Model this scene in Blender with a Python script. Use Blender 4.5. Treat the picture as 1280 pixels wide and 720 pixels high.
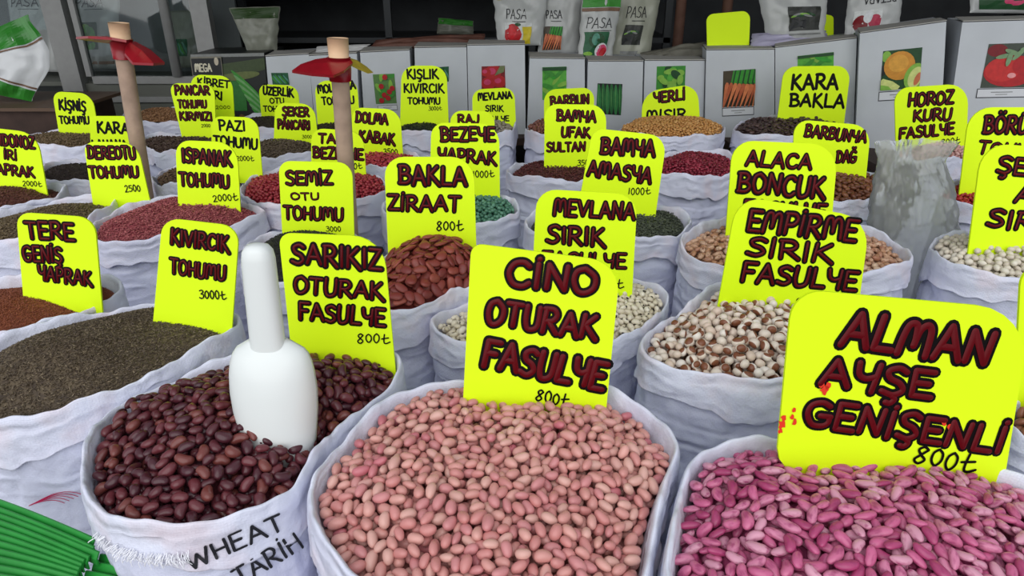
import bpy, math, random
import numpy as np
from mathutils import Vector, Matrix, noise
from mathutils.bvhtree import BVHTree
random.seed(7)
for _o in list(bpy.data.objects): bpy.data.objects.remove(_o)
SC = bpy.context.scene
COL = SC.collection

# ================================================================ camera, sky, sun, exposure
F_PX = 853.0
PITCH = math.radians(25.0)
CAM = (0.0, 0.0, 1.15)
SP, CP = math.sin(PITCH), math.cos(PITCH)
cam_data = bpy.data.cameras.new('camera'); cam = bpy.data.objects.new('camera', cam_data); COL.objects.link(cam)
cam.location = CAM; cam.rotation_euler = (math.radians(90) - PITCH, 0, 0)
cam_data.sensor_width = 36.0; cam_data.lens = F_PX / 1280 * 36.0; cam_data.clip_start = 0.02; cam_data.clip_end = 60
SC.camera = cam
world = bpy.data.worlds.new('overcast_sky'); SC.world = world; world.use_nodes = True
_bg = world.node_tree.nodes['Background']; _bg.inputs[0].default_value = (0.85, 0.92, 1.0, 1); _bg.inputs[1].default_value = 0.68
sun_data = bpy.data.lights.new('sun', 'SUN'); sun = bpy.data.objects.new('sun', sun_data); COL.objects.link(sun)
sun_data.energy = 2.1; sun_data.angle = math.radians(80); sun_data.color = (1.0, 0.985, 0.97)
sun.rotation_euler = Vector((0.18, 0.90, -0.62)).to_track_quat('-Z', 'Y').to_euler()
SC.view_settings.view_transform = 'Standard'; SC.view_settings.look = 'None'
SC.view_settings.exposure = 0.0; SC.view_settings.gamma = 1.0; SC.view_settings.use_curve_mapping = False

# ================================================================ helpers
def ray(px, py):
    a = (px - 640) / F_PX; b = (360 - py) / F_PX
    return Vector((a, CP + b * SP, -SP + b * CP))
CV = Vector(CAM)
def at_z(px, py, z):
    d = ray(px, py); return CV + d * ((z - CAM[2]) / d.z)
def at_y(px, py, y):
    d = ray(px, py); return CV + d * (y / d.y)
def at_plane(px, py, p, n):
    d = ray(px, py); return CV + d * ((p - CV).dot(n) / d.dot(n))
def to_px(p):
    v = Vector(p) - CV; f = v.y * CP - v.z * SP; u = v.y * SP + v.z * CP
    if f <= 0: return (-1e4, -1e4)
    return (640 + F_PX * v.x / f, 360 - F_PX * u / f)
def lin(c):
    return tuple((x / 255 / 12.92) if x / 255 <= 0.04045 else ((x / 255 + 0.055) / 1.055) ** 2.4 for x in c[:3]) + (1.0,)

MATS = {}
def mat(name, rgb, rough=0.6, spec=0.4, metal=0.0, noise_amt=0.0, noise_scale=30.0, bump=0.0, bump_scale=200.0, linear=False, coat=0.0):
    if name in MATS: return MATS[name]
    m = bpy.data.materials.new(name); m.use_nodes = True; nt = m.node_tree; b = nt.nodes['Principled BSDF']
    c = tuple(rgb) + (1.0,) if linear else lin(rgb)
    b.inputs['Base Color'].default_value = c; b.inputs['Roughness'].default_value = rough
    b.inputs['Specular IOR Level'].default_value = spec; b.inputs['Metallic'].default_value = metal
    b.inputs['Coat Weight'].default_value = coat
    tc = nt.nodes.new('ShaderNodeTexCoord')
    if noise_amt > 0:
        n = nt.nodes.new('ShaderNodeTexNoise'); n.inputs['Scale'].default_value = noise_scale; n.inputs['Detail'].default_value = 4
        nt.links.new(tc.outputs['Object'], n.inputs['Vector'])
        r = nt.nodes.new('ShaderNodeValToRGB')
        k0, k1 = 1 - noise_amt, 1 + noise_amt
        r.color_ramp.elements[0].position = 0.3; r.color_ramp.elements[1].position = 0.7
        r.color_ramp.elements[0].color = (c[0] * k0, c[1] * k0, c[2] * k0, 1); r.color_ramp.elements[1].color = (min(1, c[0] * k1), min(1, c[1] * k1), min(1, c[2] * k1), 1)
        nt.links.new(n.outputs['Fac'], r.inputs[0]); nt.links.new(r.outputs[0], b.inputs['Base Color'])
    if bump > 0:
        n2 = nt.nodes.new('ShaderNodeTexNoise'); n2.inputs['Scale'].default_value = bump_scale; n2.inputs['Detail'].default_value = 3
        nt.links.new(tc.outputs['Object'], n2.inputs['Vector'])
        bp = nt.nodes.new('ShaderNodeBump'); bp.inputs['Strength'].default_value = bump; bp.inputs['Distance'].default_value = 0.004
        nt.links.new(n2.outputs['Fac'], bp.inputs['Height']); nt.links.new(bp.outputs[0], b.inputs['Normal'])
    MATS[name] = m
    return m

def tag(o, label=None, cat=None, group=None, kind=None):
    if label: o['label'] = label
    if cat: o['category'] = cat
    if group: o['group'] = group
    if kind: o['kind'] = kind
    return o
def mesh_obj(name, verts, faces, mats, parent=None, smooth=False, fmat=None):
    me = bpy.data.meshes.new(name)
    me.from_pydata([tuple(v) for v in verts], [], [tuple(f) for f in faces])
    for m in (mats if isinstance(mats, (list, tuple)) else [mats]): me.materials.append(m)
    if fmat is not None: me.polygons.foreach_set('material_index', list(fmat))
    if smooth: me.polygons.foreach_set('use_smooth', [True] * len(me.polygons))
    me.update()
    o = bpy.data.objects.new(name, me); COL.objects.link(o)
    if parent: o.parent = parent
    return o
class MB:
    """collects shapes of several materials into one mesh"""
    def __init__(s): s.v = []; s.f = []; s.m = []; s.mats = []
    def mi(s, m):
        if m not in s.mats: s.mats.append(m)
        return s.mats.index(m)
    def add(s, verts, faces, m):
        k = len(s.v); i = s.mi(m); s.v += [Vector(v) for v in verts]
        for f in faces: s.f.append([a + k for a in f]); s.m.append(i)
    def box(s, lo, hi, m):
        x0, y0, z0 = lo; x1, y1, z1 = hi
        s.add([(x0,y0,z0),(x1,y0,z0),(x1,y1,z0),(x0,y1,z0),(x0,y0,z1),(x1,y0,z1),(x1,y1,z1),(x0,y1,z1)],
              [(0,3,2,1),(4,5,6,7),(0,1,5,4),(1,2,6,5),(2,3,7,6),(3,0,4,7)], m)
    def prism(s, loop, off, m):
        """closed loop of points, extruded by the vector off"""
        n = len(loop); a = [Vector(p) for p in loop]; b = [p + Vector(off) for p in a]
        s.add(a + b, [list(range(n)), list(range(2 * n - 1, n - 1, -1))] + [(i, i + n, (i + 1) % n + n, (i + 1) % n) for i in range(n)], m)
    def tube(s, pts, radii, m, seg=12):
        pts = [Vector(p) for p in pts]; V = []; Fc = []
        for i, p in enumerate(pts):
            t = (pts[min(i + 1, len(pts) - 1)] - pts[max(i - 1, 0)]).normalized()
            u = t.cross(Vector((0, 1, 0.01))).normalized(); w = t.cross(u)
            for k in range(seg):
                a = 2 * math.pi * k / seg; V.append(p + (u * math.cos(a) + w * math.sin(a)) * radii[i])
        n = len(pts)
        for i in range(n - 1):
            for k in range(seg):
                k2 = (k + 1) % seg; Fc.append((i*seg+k, i*seg+k2, (i+1)*seg+k2, (i+1)*seg+k))
        Fc.append(list(range(seg))); Fc.append(list(range((n-1)*seg, n*seg))[::-1])
        s.add(V, Fc, m)
    def build(s, name, parent=None, smooth=False):
        return mesh_obj(name, s.v, s.f, s.mats, parent, smooth, s.m)

# ---------------------------------------------------------------- hand lettering: strokes in a unit box, 'c' = curved
G = {
'A': (.9, ['l', (0,0),(.42,1)], ['l', (.42,1),(.9,0)], ['l', (.16,.36),(.7,.36)]),
'B': (.8, ['l', (.08,0),(.08,1)], ['c', (.0,1),(.45,1),(.66,.8),(.5,.58),(.1,.52)], ['c', (.1,.52),(.55,.52),(.8,.28),(.55,.02),(0,0)]),
'C': (.8, ['c', (.78,.85),(.55,1),(.2,.9),(.02,.5),(.2,.08),(.55,0),(.8,.16)]),
'D': (.85, ['l', (.1,0),(.1,1)], ['c', (.0,1),(.5,.96),(.85,.55),(.6,.08),(0,0)]),
'E': (.72, ['l', (.06,0),(.06,1)], ['l', (.06,1),(.7,1)], ['l', (.06,.52),(.58,.52)], ['l', (.06,0),(.72,0)]),
'F': (.7, ['l', (.06,0),(.06,1)], ['l', (.06,1),(.72,1)], ['l', (.06,.54),(.56,.54)]),
'G': (.9, ['c', (.8,.88),(.5,1),(.12,.85),(.02,.45),(.25,.04),(.65,.02),(.85,.2),(.84,.44)], ['l', (.5,.44),(.9,.44)]),
'H': (.8, ['l', (.06,0),(.06,1)], ['l', (.76,0),(.76,1)], ['l', (.06,.5),(.76,.5)]),
'I': (.22, ['l', (.1,0),(.1,1)]),
'J': (.6, ['c', (.55,1),(.56,.35),(.4,.02),(.12,.04),(0,.2)]),
'K': (.85, ['l', (.08,0),(.08,1)], ['l', (.68,1),(.1,.48)], ['l', (.2,.54),(.9,-.06)]),
'L': (.7, ['l', (.1,1),(.06,0)], ['l', (.06,0),(.7,0)]),
'M': (1.05, ['c', (.02,0),(.06,.6),(.16,.96),(.4,.96),(.5,.55),(.5,.3)], ['c', (.5,.3),(.56,.8),(.76,1),(.94,.85),(1.0,.4),(1.02,0)]),
'N': (.85, ['l', (.06,0),(.1,1)], ['l', (.1,1),(.74,0)], ['l', (.74,0),(.8,1)]),
'O': (.85, ['c', (.42,1),(.1,.85),(.02,.45),(.2,.05),(.5,.0),(.8,.25),(.8,.7),(.42,1)]),
'P': (.72, ['l', (.08,0),(.08,1)], ['c', (0,1),(.5,1),(.72,.75),(.5,.48),(.1,.45)]),
'R': (.85, ['l', (.08,0),(.08,1)], ['c', (0,1),(.5,1),(.7,.76),(.5,.52),(.1,.48)], ['l', (.3,.48),(.85,0)]),
'S': (.75, ['c', (.72,.88),(.45,1),(.12,.86),(.2,.6),(.55,.45),(.7,.2),(.4,.0),(0,.1)]),
'T': (.8, ['l', (0,1),(.8,1)], ['l', (.4,1),(.38,0)]),
'U': (.8, ['c', (.06,1),(.05,.4),(.18,.04),(.45,.0),(.7,.15),(.76,.5),(.76,1)]),
'V': (.85, ['l', (0,1),(.4,0)], ['l', (.4,0),(.85,1)]),
'W': (1.2, ['l', (0,1),(.3,0)], ['l', (.3,0),(.6,.8)], ['l', (.6,.8),(.88,0)], ['l', (.88,0),(1.2,1)]),
'Y': (.75, ['c', (.02,1),(.1,.6),(.35,.46),(.66,.56)], ['l', (.72,1),(.66,0)]),
'Z': (.75, ['l', (.02,1),(.72,1)], ['l', (.72,1),(.02,0)], ['l', (.02,0),(.78,0)]),
'0': (.62, ['c', (.3,1),(.06,.75),(.05,.3),(.3,0),(.56,.3),(.55,.75),(.3,1)]),
'1': (.3, ['l', (.2,1),(.12,0)]),
'2': (.65, ['c', (.05,.8),(.3,1),(.58,.8),(.4,.4),(.02,0)], ['l', (.02,0),(.65,.02)]),
'3': (.65, ['c', (.05,.92),(.4,1),(.58,.78),(.25,.54)], ['c', (.25,.54),(.62,.45),(.58,.1),(.25,0),(.0,.1)]),
'5': (.65, ['l', (.6,1),(.12,1)], ['c', (.12,1),(.1,.58),(.5,.6),(.6,.25),(.3,0),(0,.08)]),
'8': (.68, ['c', (.6,.85),(.35,1),(.1,.8),(.3,.52),(.58,.25),(.3,0),(.04,.2),(.3,.52),(.6,.85)]),
'E\u0332': (.7,),
'\u20ba': (.75, ['c', (.3,1.05),(.26,.4),(.32,.06),(.55,.02),(.9,.2)], ['l', (.02,.52),(.72,.66)]),
' ': (.5,),
}
DIA = {'\u0130': ('I', 'dot'), '\u00d6': ('O', 'um'), '\u00dc': ('U', 'um'), '\u015e': ('S', 'ced'), '\u00c7': ('C', 'ced'), '\u011e': ('G', 'brv')}
def glyph(ch):
    if ch in DIA:
        b, d = DIA[ch]; g = list(G[b]); w = g[0]; m = w / 2
        if d == 'dot': g.append(['l', (m, 1.2), (m + .02, 1.22)])
        if d == 'um': g += [['l', (m - .2, 1.25), (m - .19, 1.27)], ['l', (m + .2, 1.25), (m + .21, 1.27)]]
        if d == 'ced': g.append(['c', (m, -.02), (m + .12, -.16), (m, -.32), (m - .16, -.3)])
        if d == 'brv': g.append(['c', (m - .2, 1.3), (m, 1.18), (m + .2, 1.3)])
        return g
    return G[ch]
def smooth_pts(P, per=6):
    P = [Vector(p) for p in P]; out = []
    for i in range(len(P) - 1):
        p0 = P[i - 1] if i else P[0]; p1, p2 = P[i], P[i + 1]; p3 = P[i + 2] if i + 2 < len(P) else P[-1]
        for k in range(per):
            t = k / per
            out.append(0.5 * ((2 * p1) + (p2 - p0) * t + (2 * p0 - 5 * p1 + 4 * p2 - p3) * t * t + (3 * p1 - p0 - 3 * p2 + p3) * t ** 3))
    return out + [P[-1]]
def text_strokes(text, rng, jitter=.05, per=5):
    """strokes of a word in a box 1 wide and 1 high"""
    adv = []; x = 0.0; out = []
    gs = [glyph(c) for c in text]
    gap = .2
    total = sum(g[0] for g in gs) + gap * (len(gs) - 1)
    for g in gs:
        dy = rng.uniform(-jitter, jitter); sc = 1 + rng.uniform(-jitter, jitter) * 1.5; sl = rng.uniform(-.06, .06)
        for st in g[1:]:
            P = [(x + px + sl * (py - .5), dy + .5 + (py - .5) * sc, 0) for px, py in st[1:]]
            P = smooth_pts(P, per) if st[0] == 'c' else [Vector(p) for p in P]
            out.append([Vector((p.x / total, p.y, 0)) for p in P])
        x += g[0] + gap
    return out
def ribbon(mb, pts, w, h, m, up, cap=5, ridge=True):
    """a stroke of width w laid on a surface along pts (3-D); up = surface normal; ridge height h"""
    n = len(pts)
    V = []; Fc = []
    for i, p in enumerate(pts):
        t = pts[min(i + 1, n - 1)] - pts[max(i - 1, 0)]
        if t.length < 1e-9: t = Vector((1, 0, 0))
        t.normalize(); s = up.cross(t).normalized()
        V += [p + s * w / 2, p + up * h, p - s * w / 2]
    for i in range(n - 1):
        a = 3 * i; Fc += [(a, a + 1, a + 4, a + 3), (a + 1, a + 2, a + 5, a + 4)]
    for end in (0, n - 1):
        t = (pts[min(end + 1, n - 1)] - pts[max(end - 1, 0)])
        if t.length < 1e-9: t = Vector((1, 0, 0))
        t.normalize(); s = up.cross(t).normalized(); sg = -1 if end == 0 else 1
        k0 = len(V); c = 3 * end + 1
        for k in range(cap + 1):
            a = math.pi * k / cap
            V.append(pts[end] + s * (w / 2 * math.cos(a)) + t * (sg * w / 2 * math.sin(a)))
        for k in range(cap): Fc.append((c, k0 + k, k0 + k + 1) if sg < 0 else (c, k0 + k + 1, k0 + k))
    mb.add(V, Fc, m)

M_YEL = mat('fluorescent_yellow_board', (0.74, 1.0, 0.010), .5, .15, linear=True)
M_BLK = mat('black_marker_ink', (8, 4, 5), .5, .12)
M_RED = mat('dark_red_puffy_ink', (92, 4, 14), .35, .15)
M_SMEAR = mat('red_paint_smear', (225, 50, 15), .4, .5)

DEBUG = False
# ================================================================ the place: ground, shop shell, bench
def struct(name, mb, label=None):
    o = mb.build(name); o['kind'] = 'structure'
    if label: o['label'] = label
    return o
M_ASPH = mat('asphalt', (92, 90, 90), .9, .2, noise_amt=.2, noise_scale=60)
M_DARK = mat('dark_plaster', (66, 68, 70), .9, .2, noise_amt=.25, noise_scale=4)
M_CEIL = mat('shade_roof_grey', (60, 60, 62), .9, .2)
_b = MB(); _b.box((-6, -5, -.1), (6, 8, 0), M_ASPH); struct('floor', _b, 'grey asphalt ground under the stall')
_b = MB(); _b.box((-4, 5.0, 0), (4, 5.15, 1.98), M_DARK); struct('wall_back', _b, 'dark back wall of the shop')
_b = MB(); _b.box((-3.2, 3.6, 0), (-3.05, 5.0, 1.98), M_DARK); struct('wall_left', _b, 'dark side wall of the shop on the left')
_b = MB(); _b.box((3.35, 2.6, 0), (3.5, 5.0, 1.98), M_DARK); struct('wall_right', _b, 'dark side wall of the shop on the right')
_b = MB(); _b.box((-4, 1.55, 1.98), (4, 5.15, 2.08), M_CEIL); struct('shade_roof', _b, 'unseen roof over the shop, stretched forward to shade the back of the stall')  # slab out of view, lowered and brought forward to darken the bags behind

M_WOODD = mat('dark_bench_wood', (62, 46, 40), .7, .3, noise_amt=.3, noise_scale=12)
BZ = 0.50
_b = MB(); _b.box((-1.30, 2.90, BZ - .03), (.9, 3.30, BZ), M_WOODD); _b.box((.9, 2.80, BZ - .03), (1.34, 3.25, BZ), M_WOODD); _b.box((1.34, 2.33, BZ - .03), (2.5, 3.1, BZ), M_WOODD)
BENCH_LEGS = (-1.26, -.45, .85, 1.8, 2.4)
# ---------------------------------------------------------------- sacks: outline of each mouth (photo pixels on the mouth's own level)
# key: (level z, fill drop below the rim, heap rise, outline)
SACKS = {
 'dark':   (.62,.022,.042,[(102,596),(108,550),(134,508),(200,476),(260,455),(310,440),(360,430),(420,432),(470,436),(508,446),(488,480),(443,531),(390,586),(334,627),(268,652),(205,664),(150,654),(115,630)]),
 'pink':   (.62,.028,.031,[(386,612),(393,575),(418,541),(456,509),(495,488),(560,474),(640,470),(710,476),(765,488),(805,506),(835,532),(850,562),(850,600),(836,660),(815,706),(780,745),(710,778),(620,786),(530,768),(450,728),(398,672)]),
 'magenta':(.62,.024,.038,[(828,722),(832,650),(846,594),(880,560),(930,545),(1000,545),(1100,556),(1200,572),(1290,598),(1380,650),(1420,730),(1370,820),(1200,860),(1000,850),(880,800)]),
 'lettuce':(.62,.020,.045,[(-90,492),(-62,452),(0,422),(60,403),(130,386),(200,374),(255,374),(292,386),(303,402),(270,426),(200,462),(130,492),(60,513),(0,518),(-60,512)]),
 'cress':  (.62,.024,.035,[(-130,404),(-105,374),(-40,352),(20,344),(80,343),(130,345),(157,353),(130,372),(90,390),(40,405),(0,414),(-60,422)]),
 'black':  (.60,.020,.050,[(300,330),(306,308),(330,292),(390,284),(440,288),(466,302),(468,328),(436,348),(380,356),(325,350)]),
 'broad':  (.62,.012,.050,[(468,366),(464,338),(484,314),(530,302),(585,304),(618,318),(622,340),(600,360),(545,378),(496,390),(476,384)]),
 'eyed':   (.60,.028,.030,[(535,396),(550,380),(590,368),(650,358),(720,350),(780,344),(826,350),(838,364),(826,388),(795,414),(745,430),(690,436),(640,436),(580,426),(545,412)]),
 'nun':    (.62,.026,.034,[(796,440),(808,416),(846,388),(893,356),(950,352),(1020,358),(1065,378),(1085,416),(1075,456),(1040,476),(980,480),(920,474),(860,460),(812,450)]),
 'mixed':  (.62,.030,.024,[(850,304),(856,290),(884,276),(950,264),(1040,268),(1100,287),(1133,308),(1142,324),(1120,336),(1060,342),(980,340),(910,330),(864,318)]),
 'white':  (.62,.022,.030,[(1163,304),(1175,292),(1220,286),(1300,288),(1370,302),(1390,326),(1350,344),(1280,348),(1220,340),(1178,326)]),
 'brown':  (.60,.022,.030,[(1258,520),(1268,504),(1310,490),(1380,488),(1450,510),(1470,545),(1410,565),(1320,562),(1272,545)]),
 'parsley':(.62,.020,.035,[(-90,258),(-75,238),(0,226),(50,226),(86,234),(64,248),(10,260),(-50,268)]),
 'dill':   (.62,.022,.024,[(-70,290),(-50,272),(0,260),(50,250),(110,243),(145,246),(140,258),(105,276),(70,288),(40,294),(0,297),(-40,297)]),
 'spinach':(.62,.022,.040,[(108,292),(118,272),(150,258),(210,244),(270,239),(320,246),(338,260),(300,274),(240,290),(180,300),(130,304)]),
 'pea':    (.62,.018,.030,[(300,236),(312,218),(360,208),(430,208),(478,220),(486,236),(450,250),(390,258),(330,258),(306,250)]),
 'green':  (.62,.018,.028,[(476,262),(490,248),(540,240),(600,240),(642,250),(650,263),(620,276),(560,283),(505,280)]),
 'okra':   (.62,.022,.026,[(655,272),(670,260),(720,253),(800,252),(850,259),(866,273),(850,290),(790,299),(710,297),(665,288)]),
 'sultan': (.62,.016,.020,[(632,212),(648,202),(700,195),(755,196),(780,207),(765,219),(710,226),(660,223),(640,218)]),
 'crimson':(.62,.018,.022,[(803,206),(818,194),(860,187),(905,189),(926,200),(916,214),(870,222),(825,217)]),
 'mountain':(.62,.016,.024,[(985,232),(1000,218),(1050,212),(1092,214),(1106,232),(1088,248),(1040,254),(1000,247)]),
 'cowpea': (.62,.018,.020,[(1175,240),(1190,228),(1230,223),(1290,226),(1310,240),(1280,252),(1220,256),(1188,250)]),
 'corn':   (.62,.006,.026,[(772,160),(790,151),(840,147),(890,150),(908,160),(890,168),(840,172),(790,168)]),
 'fava':   (.62,.012,.022,[(915,158),(935,149),(980,145),(1045,147),(1068,156),(1045,166),(980,170),(932,166)]),
 'rooster':(.62,.016,.022,[(1118,190),(1140,180),(1190,178),(1224,185),(1215,196),(1165,200),(1128,197)]),
 'coriander':(.62,.016,.022,[(20,172),(40,164),(90,161),(134,164),(140,172),(110,180),(50,182)]),
 'tan':    (.62,.012,.022,[(150,144),(175,136),(220,134),(255,139),(258,146),(225,151),(180,151)]),
 'cabbage':(.62,.020,.024,[(44,214),(58,204),(85,198),(140,196),(164,204),(152,216),(110,224),(60,224)]),
 'chard':  (.62,.018,.024,[(188,220),(204,211),(230,207),(280,208),(298,217),(278,227),(225,231),(196,229)]),
 'beet':   (.62,.016,.022,[(168,178),(188,169),(240,166),(282,170),(286,179),(250,187),(198,187)]),
 'sugar':  (.62,.014,.024,[(306,184),(326,175),(360,172),(396,178),(396,190),(350,196),(316,193)]),
 'rue':    (.62,.014,.022,[(288,152),(308,145),(345,143),(366,148),(362,158),(315,161)]),
 'mallow': (.62,.016,.022,[(376,158),(400,151),(440,149),(464,156),(440,166),(400,166)]),
 'pumpkin':(.62,.014,.022,[(432,200),(452,190),(490,188),(524,193),(518,204),(480,209),(446,207)]),
 'winter': (.62,.018,.022,[(480,157),(505,148),(550,146),(572,152),(560,162),(505,165)]),
 'raj':    (.62,.016,.022,[(545,200),(565,190),(595,187),(620,193),(612,204),(565,207)]),
 'climb':  (.62,.018,.022,[(584,158),(600,150),(625,148),(646,153),(640,162),(605,165)]),
 'barbun': (.62,.010,.018,[(656,160),(668,152),(700,149),(740,152),(752,160),(710,168),(668,167)]),
}
# ================================================================ sacks and what is in them
def woven(name, rgb, dust=None):
    if name in MATS: return MATS[name]
    m = bpy.data.materials.new(name); m.use_nodes = True; nt = m.node_tree; N = nt.nodes; Lk = nt.links; b = N['Principled BSDF']
    b.inputs['Roughness'].default_value = .5; b.inputs['Specular IOR Level'].default_value = .35
    uv = N.new('ShaderNodeUVMap'); uv.uv_map = 'UVMap'
    mp = N.new('ShaderNodeMapping'); mp.inputs['Scale'].default_value = (330, 330, 1); Lk.new(uv.outputs[0], mp.inputs[0])
    ck = N.new('ShaderNodeTexChecker'); ck.inputs['Scale'].default_value = 1.0; Lk.new(mp.outputs[0], ck.inputs['Vector'])
    tc = N.new('ShaderNodeTexCoord')
    mp2 = N.new('ShaderNodeMapping'); mp2.inputs['Scale'].default_value = (9, 30, 1); Lk.new(uv.outputs[0], mp2.inputs[0])
    n1 = N.new('ShaderNodeTexNoise'); n1.inputs['Scale'].default_value = 1.0; n1.inputs['Detail'].default_value = 6; n1.noise_type = 'RIDGED_MULTIFRACTAL'; n1.inputs['Distortion'].default_value = .8; Lk.new(mp2.outputs[0], n1.inputs['Vector'])
    n2 = N.new('ShaderNodeTexNoise'); n2.inputs['Scale'].default_value = 55; n2.inputs['Detail'].default_value = 5; Lk.new(tc.outputs['Object'], n2.inputs['Vector'])
    a1 = N.new('ShaderNodeMath'); a1.operation = 'MULTIPLY_ADD'; Lk.new(ck.outputs['Fac'], a1.inputs[0]); a1.inputs[1].default_value = .05; Lk.new(n1.outputs['Fac'], a1.inputs[2])
    a2 = N.new('ShaderNodeMath'); a2.operation = 'MULTIPLY_ADD'; Lk.new(n2.outputs['Fac'], a2.inputs[0]); a2.inputs[1].default_value = .35; Lk.new(a1.outputs[0], a2.inputs[2])
    bp = N.new('ShaderNodeBump'); bp.inputs['Strength'].default_value = .8; bp.inputs['Distance'].default_value = .009
    Lk.new(a2.outputs[0], bp.inputs['Height']); Lk.new(bp.outputs[0], b.inputs['Normal'])
    n3 = N.new('ShaderNodeTexNoise'); n3.inputs['Scale'].default_value = 7; n3.inputs['Detail'].default_value = 5; Lk.new(tc.outputs['Object'], n3.inputs['Vector'])
    rp = N.new('ShaderNodeValToRGB'); c = lin(rgb)
    rp.color_ramp.elements[0].position = .3; rp.color_ramp.elements[0].color = (c[0] * .82, c[1] * .8, c[2] * .84, 1)
    rp.color_ramp.elements[1].position = .62; rp.color_ramp.elements[1].color = c
    Lk.new(n3.outputs['Fac'], rp.inputs[0])
    if dust:
        n4 = N.new('ShaderNodeTexNoise'); n4.inputs['Scale'].default_value = 14; n4.inputs['Detail'].default_value = 6; Lk.new(tc.outputs['Object'], n4.inputs['Vector'])
        r4 = N.new('ShaderNodeValToRGB'); r4.color_ramp.elements[0].position = .5; r4.color_ramp.elements[1].position = .75; Lk.new(n4.outputs['Fac'], r4.inputs[0])
        mx = N.new('ShaderNodeMixRGB'); mx.inputs[2].default_value = lin(dust); Lk.new(r4.outputs[0], mx.inputs[0]); Lk.new(rp.outputs[0], mx.inputs[1]); Lk.new(mx.outputs[0], b.inputs['Base Color'])
    else:
        Lk.new(rp.outputs[0], b.inputs['Base Color'])
    MATS[name] = m
    return m
M_SACK = woven('white_woven_plastic', (224, 228, 248))
M_CUFF = woven('white_woven_lining', (228, 231, 247), (222, 208, 218))

# outline of every mouth as a radius around its centre
NT = 180
TH = np.arange(NT) * 2 * math.pi / NT
class Mouth: pass
MOUTH = {}
for key, (z, drop, rise, outline) in SACKS.items():
    P = np.array([at_z(p[0], p[1], z)[:2] for p in outline])
    x0, y0 = P[:, 0], P[:, 1]; x1, y1 = np.roll(x0, -1), np.roll(y0, -1)
    cr = x0 * y1 - x1 * y0; A = cr.sum() / 2
    c = np.array([((x0 + x1) * cr).sum() / (6 * A), ((y0 + y1) * cr).sum() / (6 * A)])
    r = np.zeros(NT)
    for i, t in enumerate(TH):
        d = np.array([math.cos(t), math.sin(t)])
        for k in range(len(P)):
            a, b = P[k] - c, P[(k + 1) % len(P)] - c; e = b - a
            den = d[0] * e[1] - d[1] * e[0]
            if abs(den) < 1e-12: continue
            tt = (a[0] * e[1] - a[1] * e[0]) / den; s = (a[0] * d[1] - a[1] * d[0]) / den
            if tt > 0 and -1e-6 <= s <= 1 + 1e-6: r[i] = max(r[i], tt)
    ker = np.exp(-0.5 * (np.arange(-9, 10) / 2.6) ** 2); ker /= ker.sum()
    r = np.array([(r[(i + np.arange(-9, 10)) % NT] * ker).sum() for i in range(NT)])
    m = Mouth(); m.key = key; m.z = z; m.drop = drop; m.rise = rise; m.c = c; m.r = r; MOUTH[key] = m
GAP = .020
for it in range(14):
    for ka, A in MOUTH.items():
        for kb, B in MOUTH.items():
            if ka == kb or np.hypot(*(A.c - B.c)) > A.r.max() + B.r.max() + GAP: continue
            p = A.c[None] + A.r[:, None] * np.stack([np.cos(TH), np.sin(TH)], 1)
            q = p - B.c[None]; dist = np.hypot(q[:, 0], q[:, 1]); ang = np.arctan2(q[:, 1], q[:, 0]) % (2 * math.pi)
            pen = np.interp(ang, np.append(TH, 2 * math.pi), np.append(B.r, B.r[0])) + GAP - dist
            A.r = np.where(pen > 0, A.r - .45 * pen, A.r)
for m in MOUTH.values():
    m.r = np.array([(m.r[(i + np.arange(-3, 4)) % NT] * np.array([.06,.12,.2,.24,.2,.12,.06])).sum() for i in range(NT)])
def rad(m, ang): return np.interp(np.asarray(ang) % (2 * math.pi), np.append(TH, 2 * math.pi), np.append(m.r, m.r[0]))
def heap_z(m, x, y):
    q0, q1 = x - m.c[0], y - m.c[1]; s = np.hypot(q0, q1) / np.maximum(rad(m, np.arctan2(q1, q0)) - .008, .02)
    s = np.clip(s, 0, 1.3)
    return m.z - m.drop + m.rise * (1 - s ** 2.2) + .006 * np.sin(x * 23 + y * 9) * np.cos(y * 19 - x * 7)
def inside(m, x, y):
    q0, q1 = x - m.c[0], y - m.c[1]; return np.hypot(q0, q1) / np.maximum(rad(m, np.arctan2(q1, q0)) - .008, .02)

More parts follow.
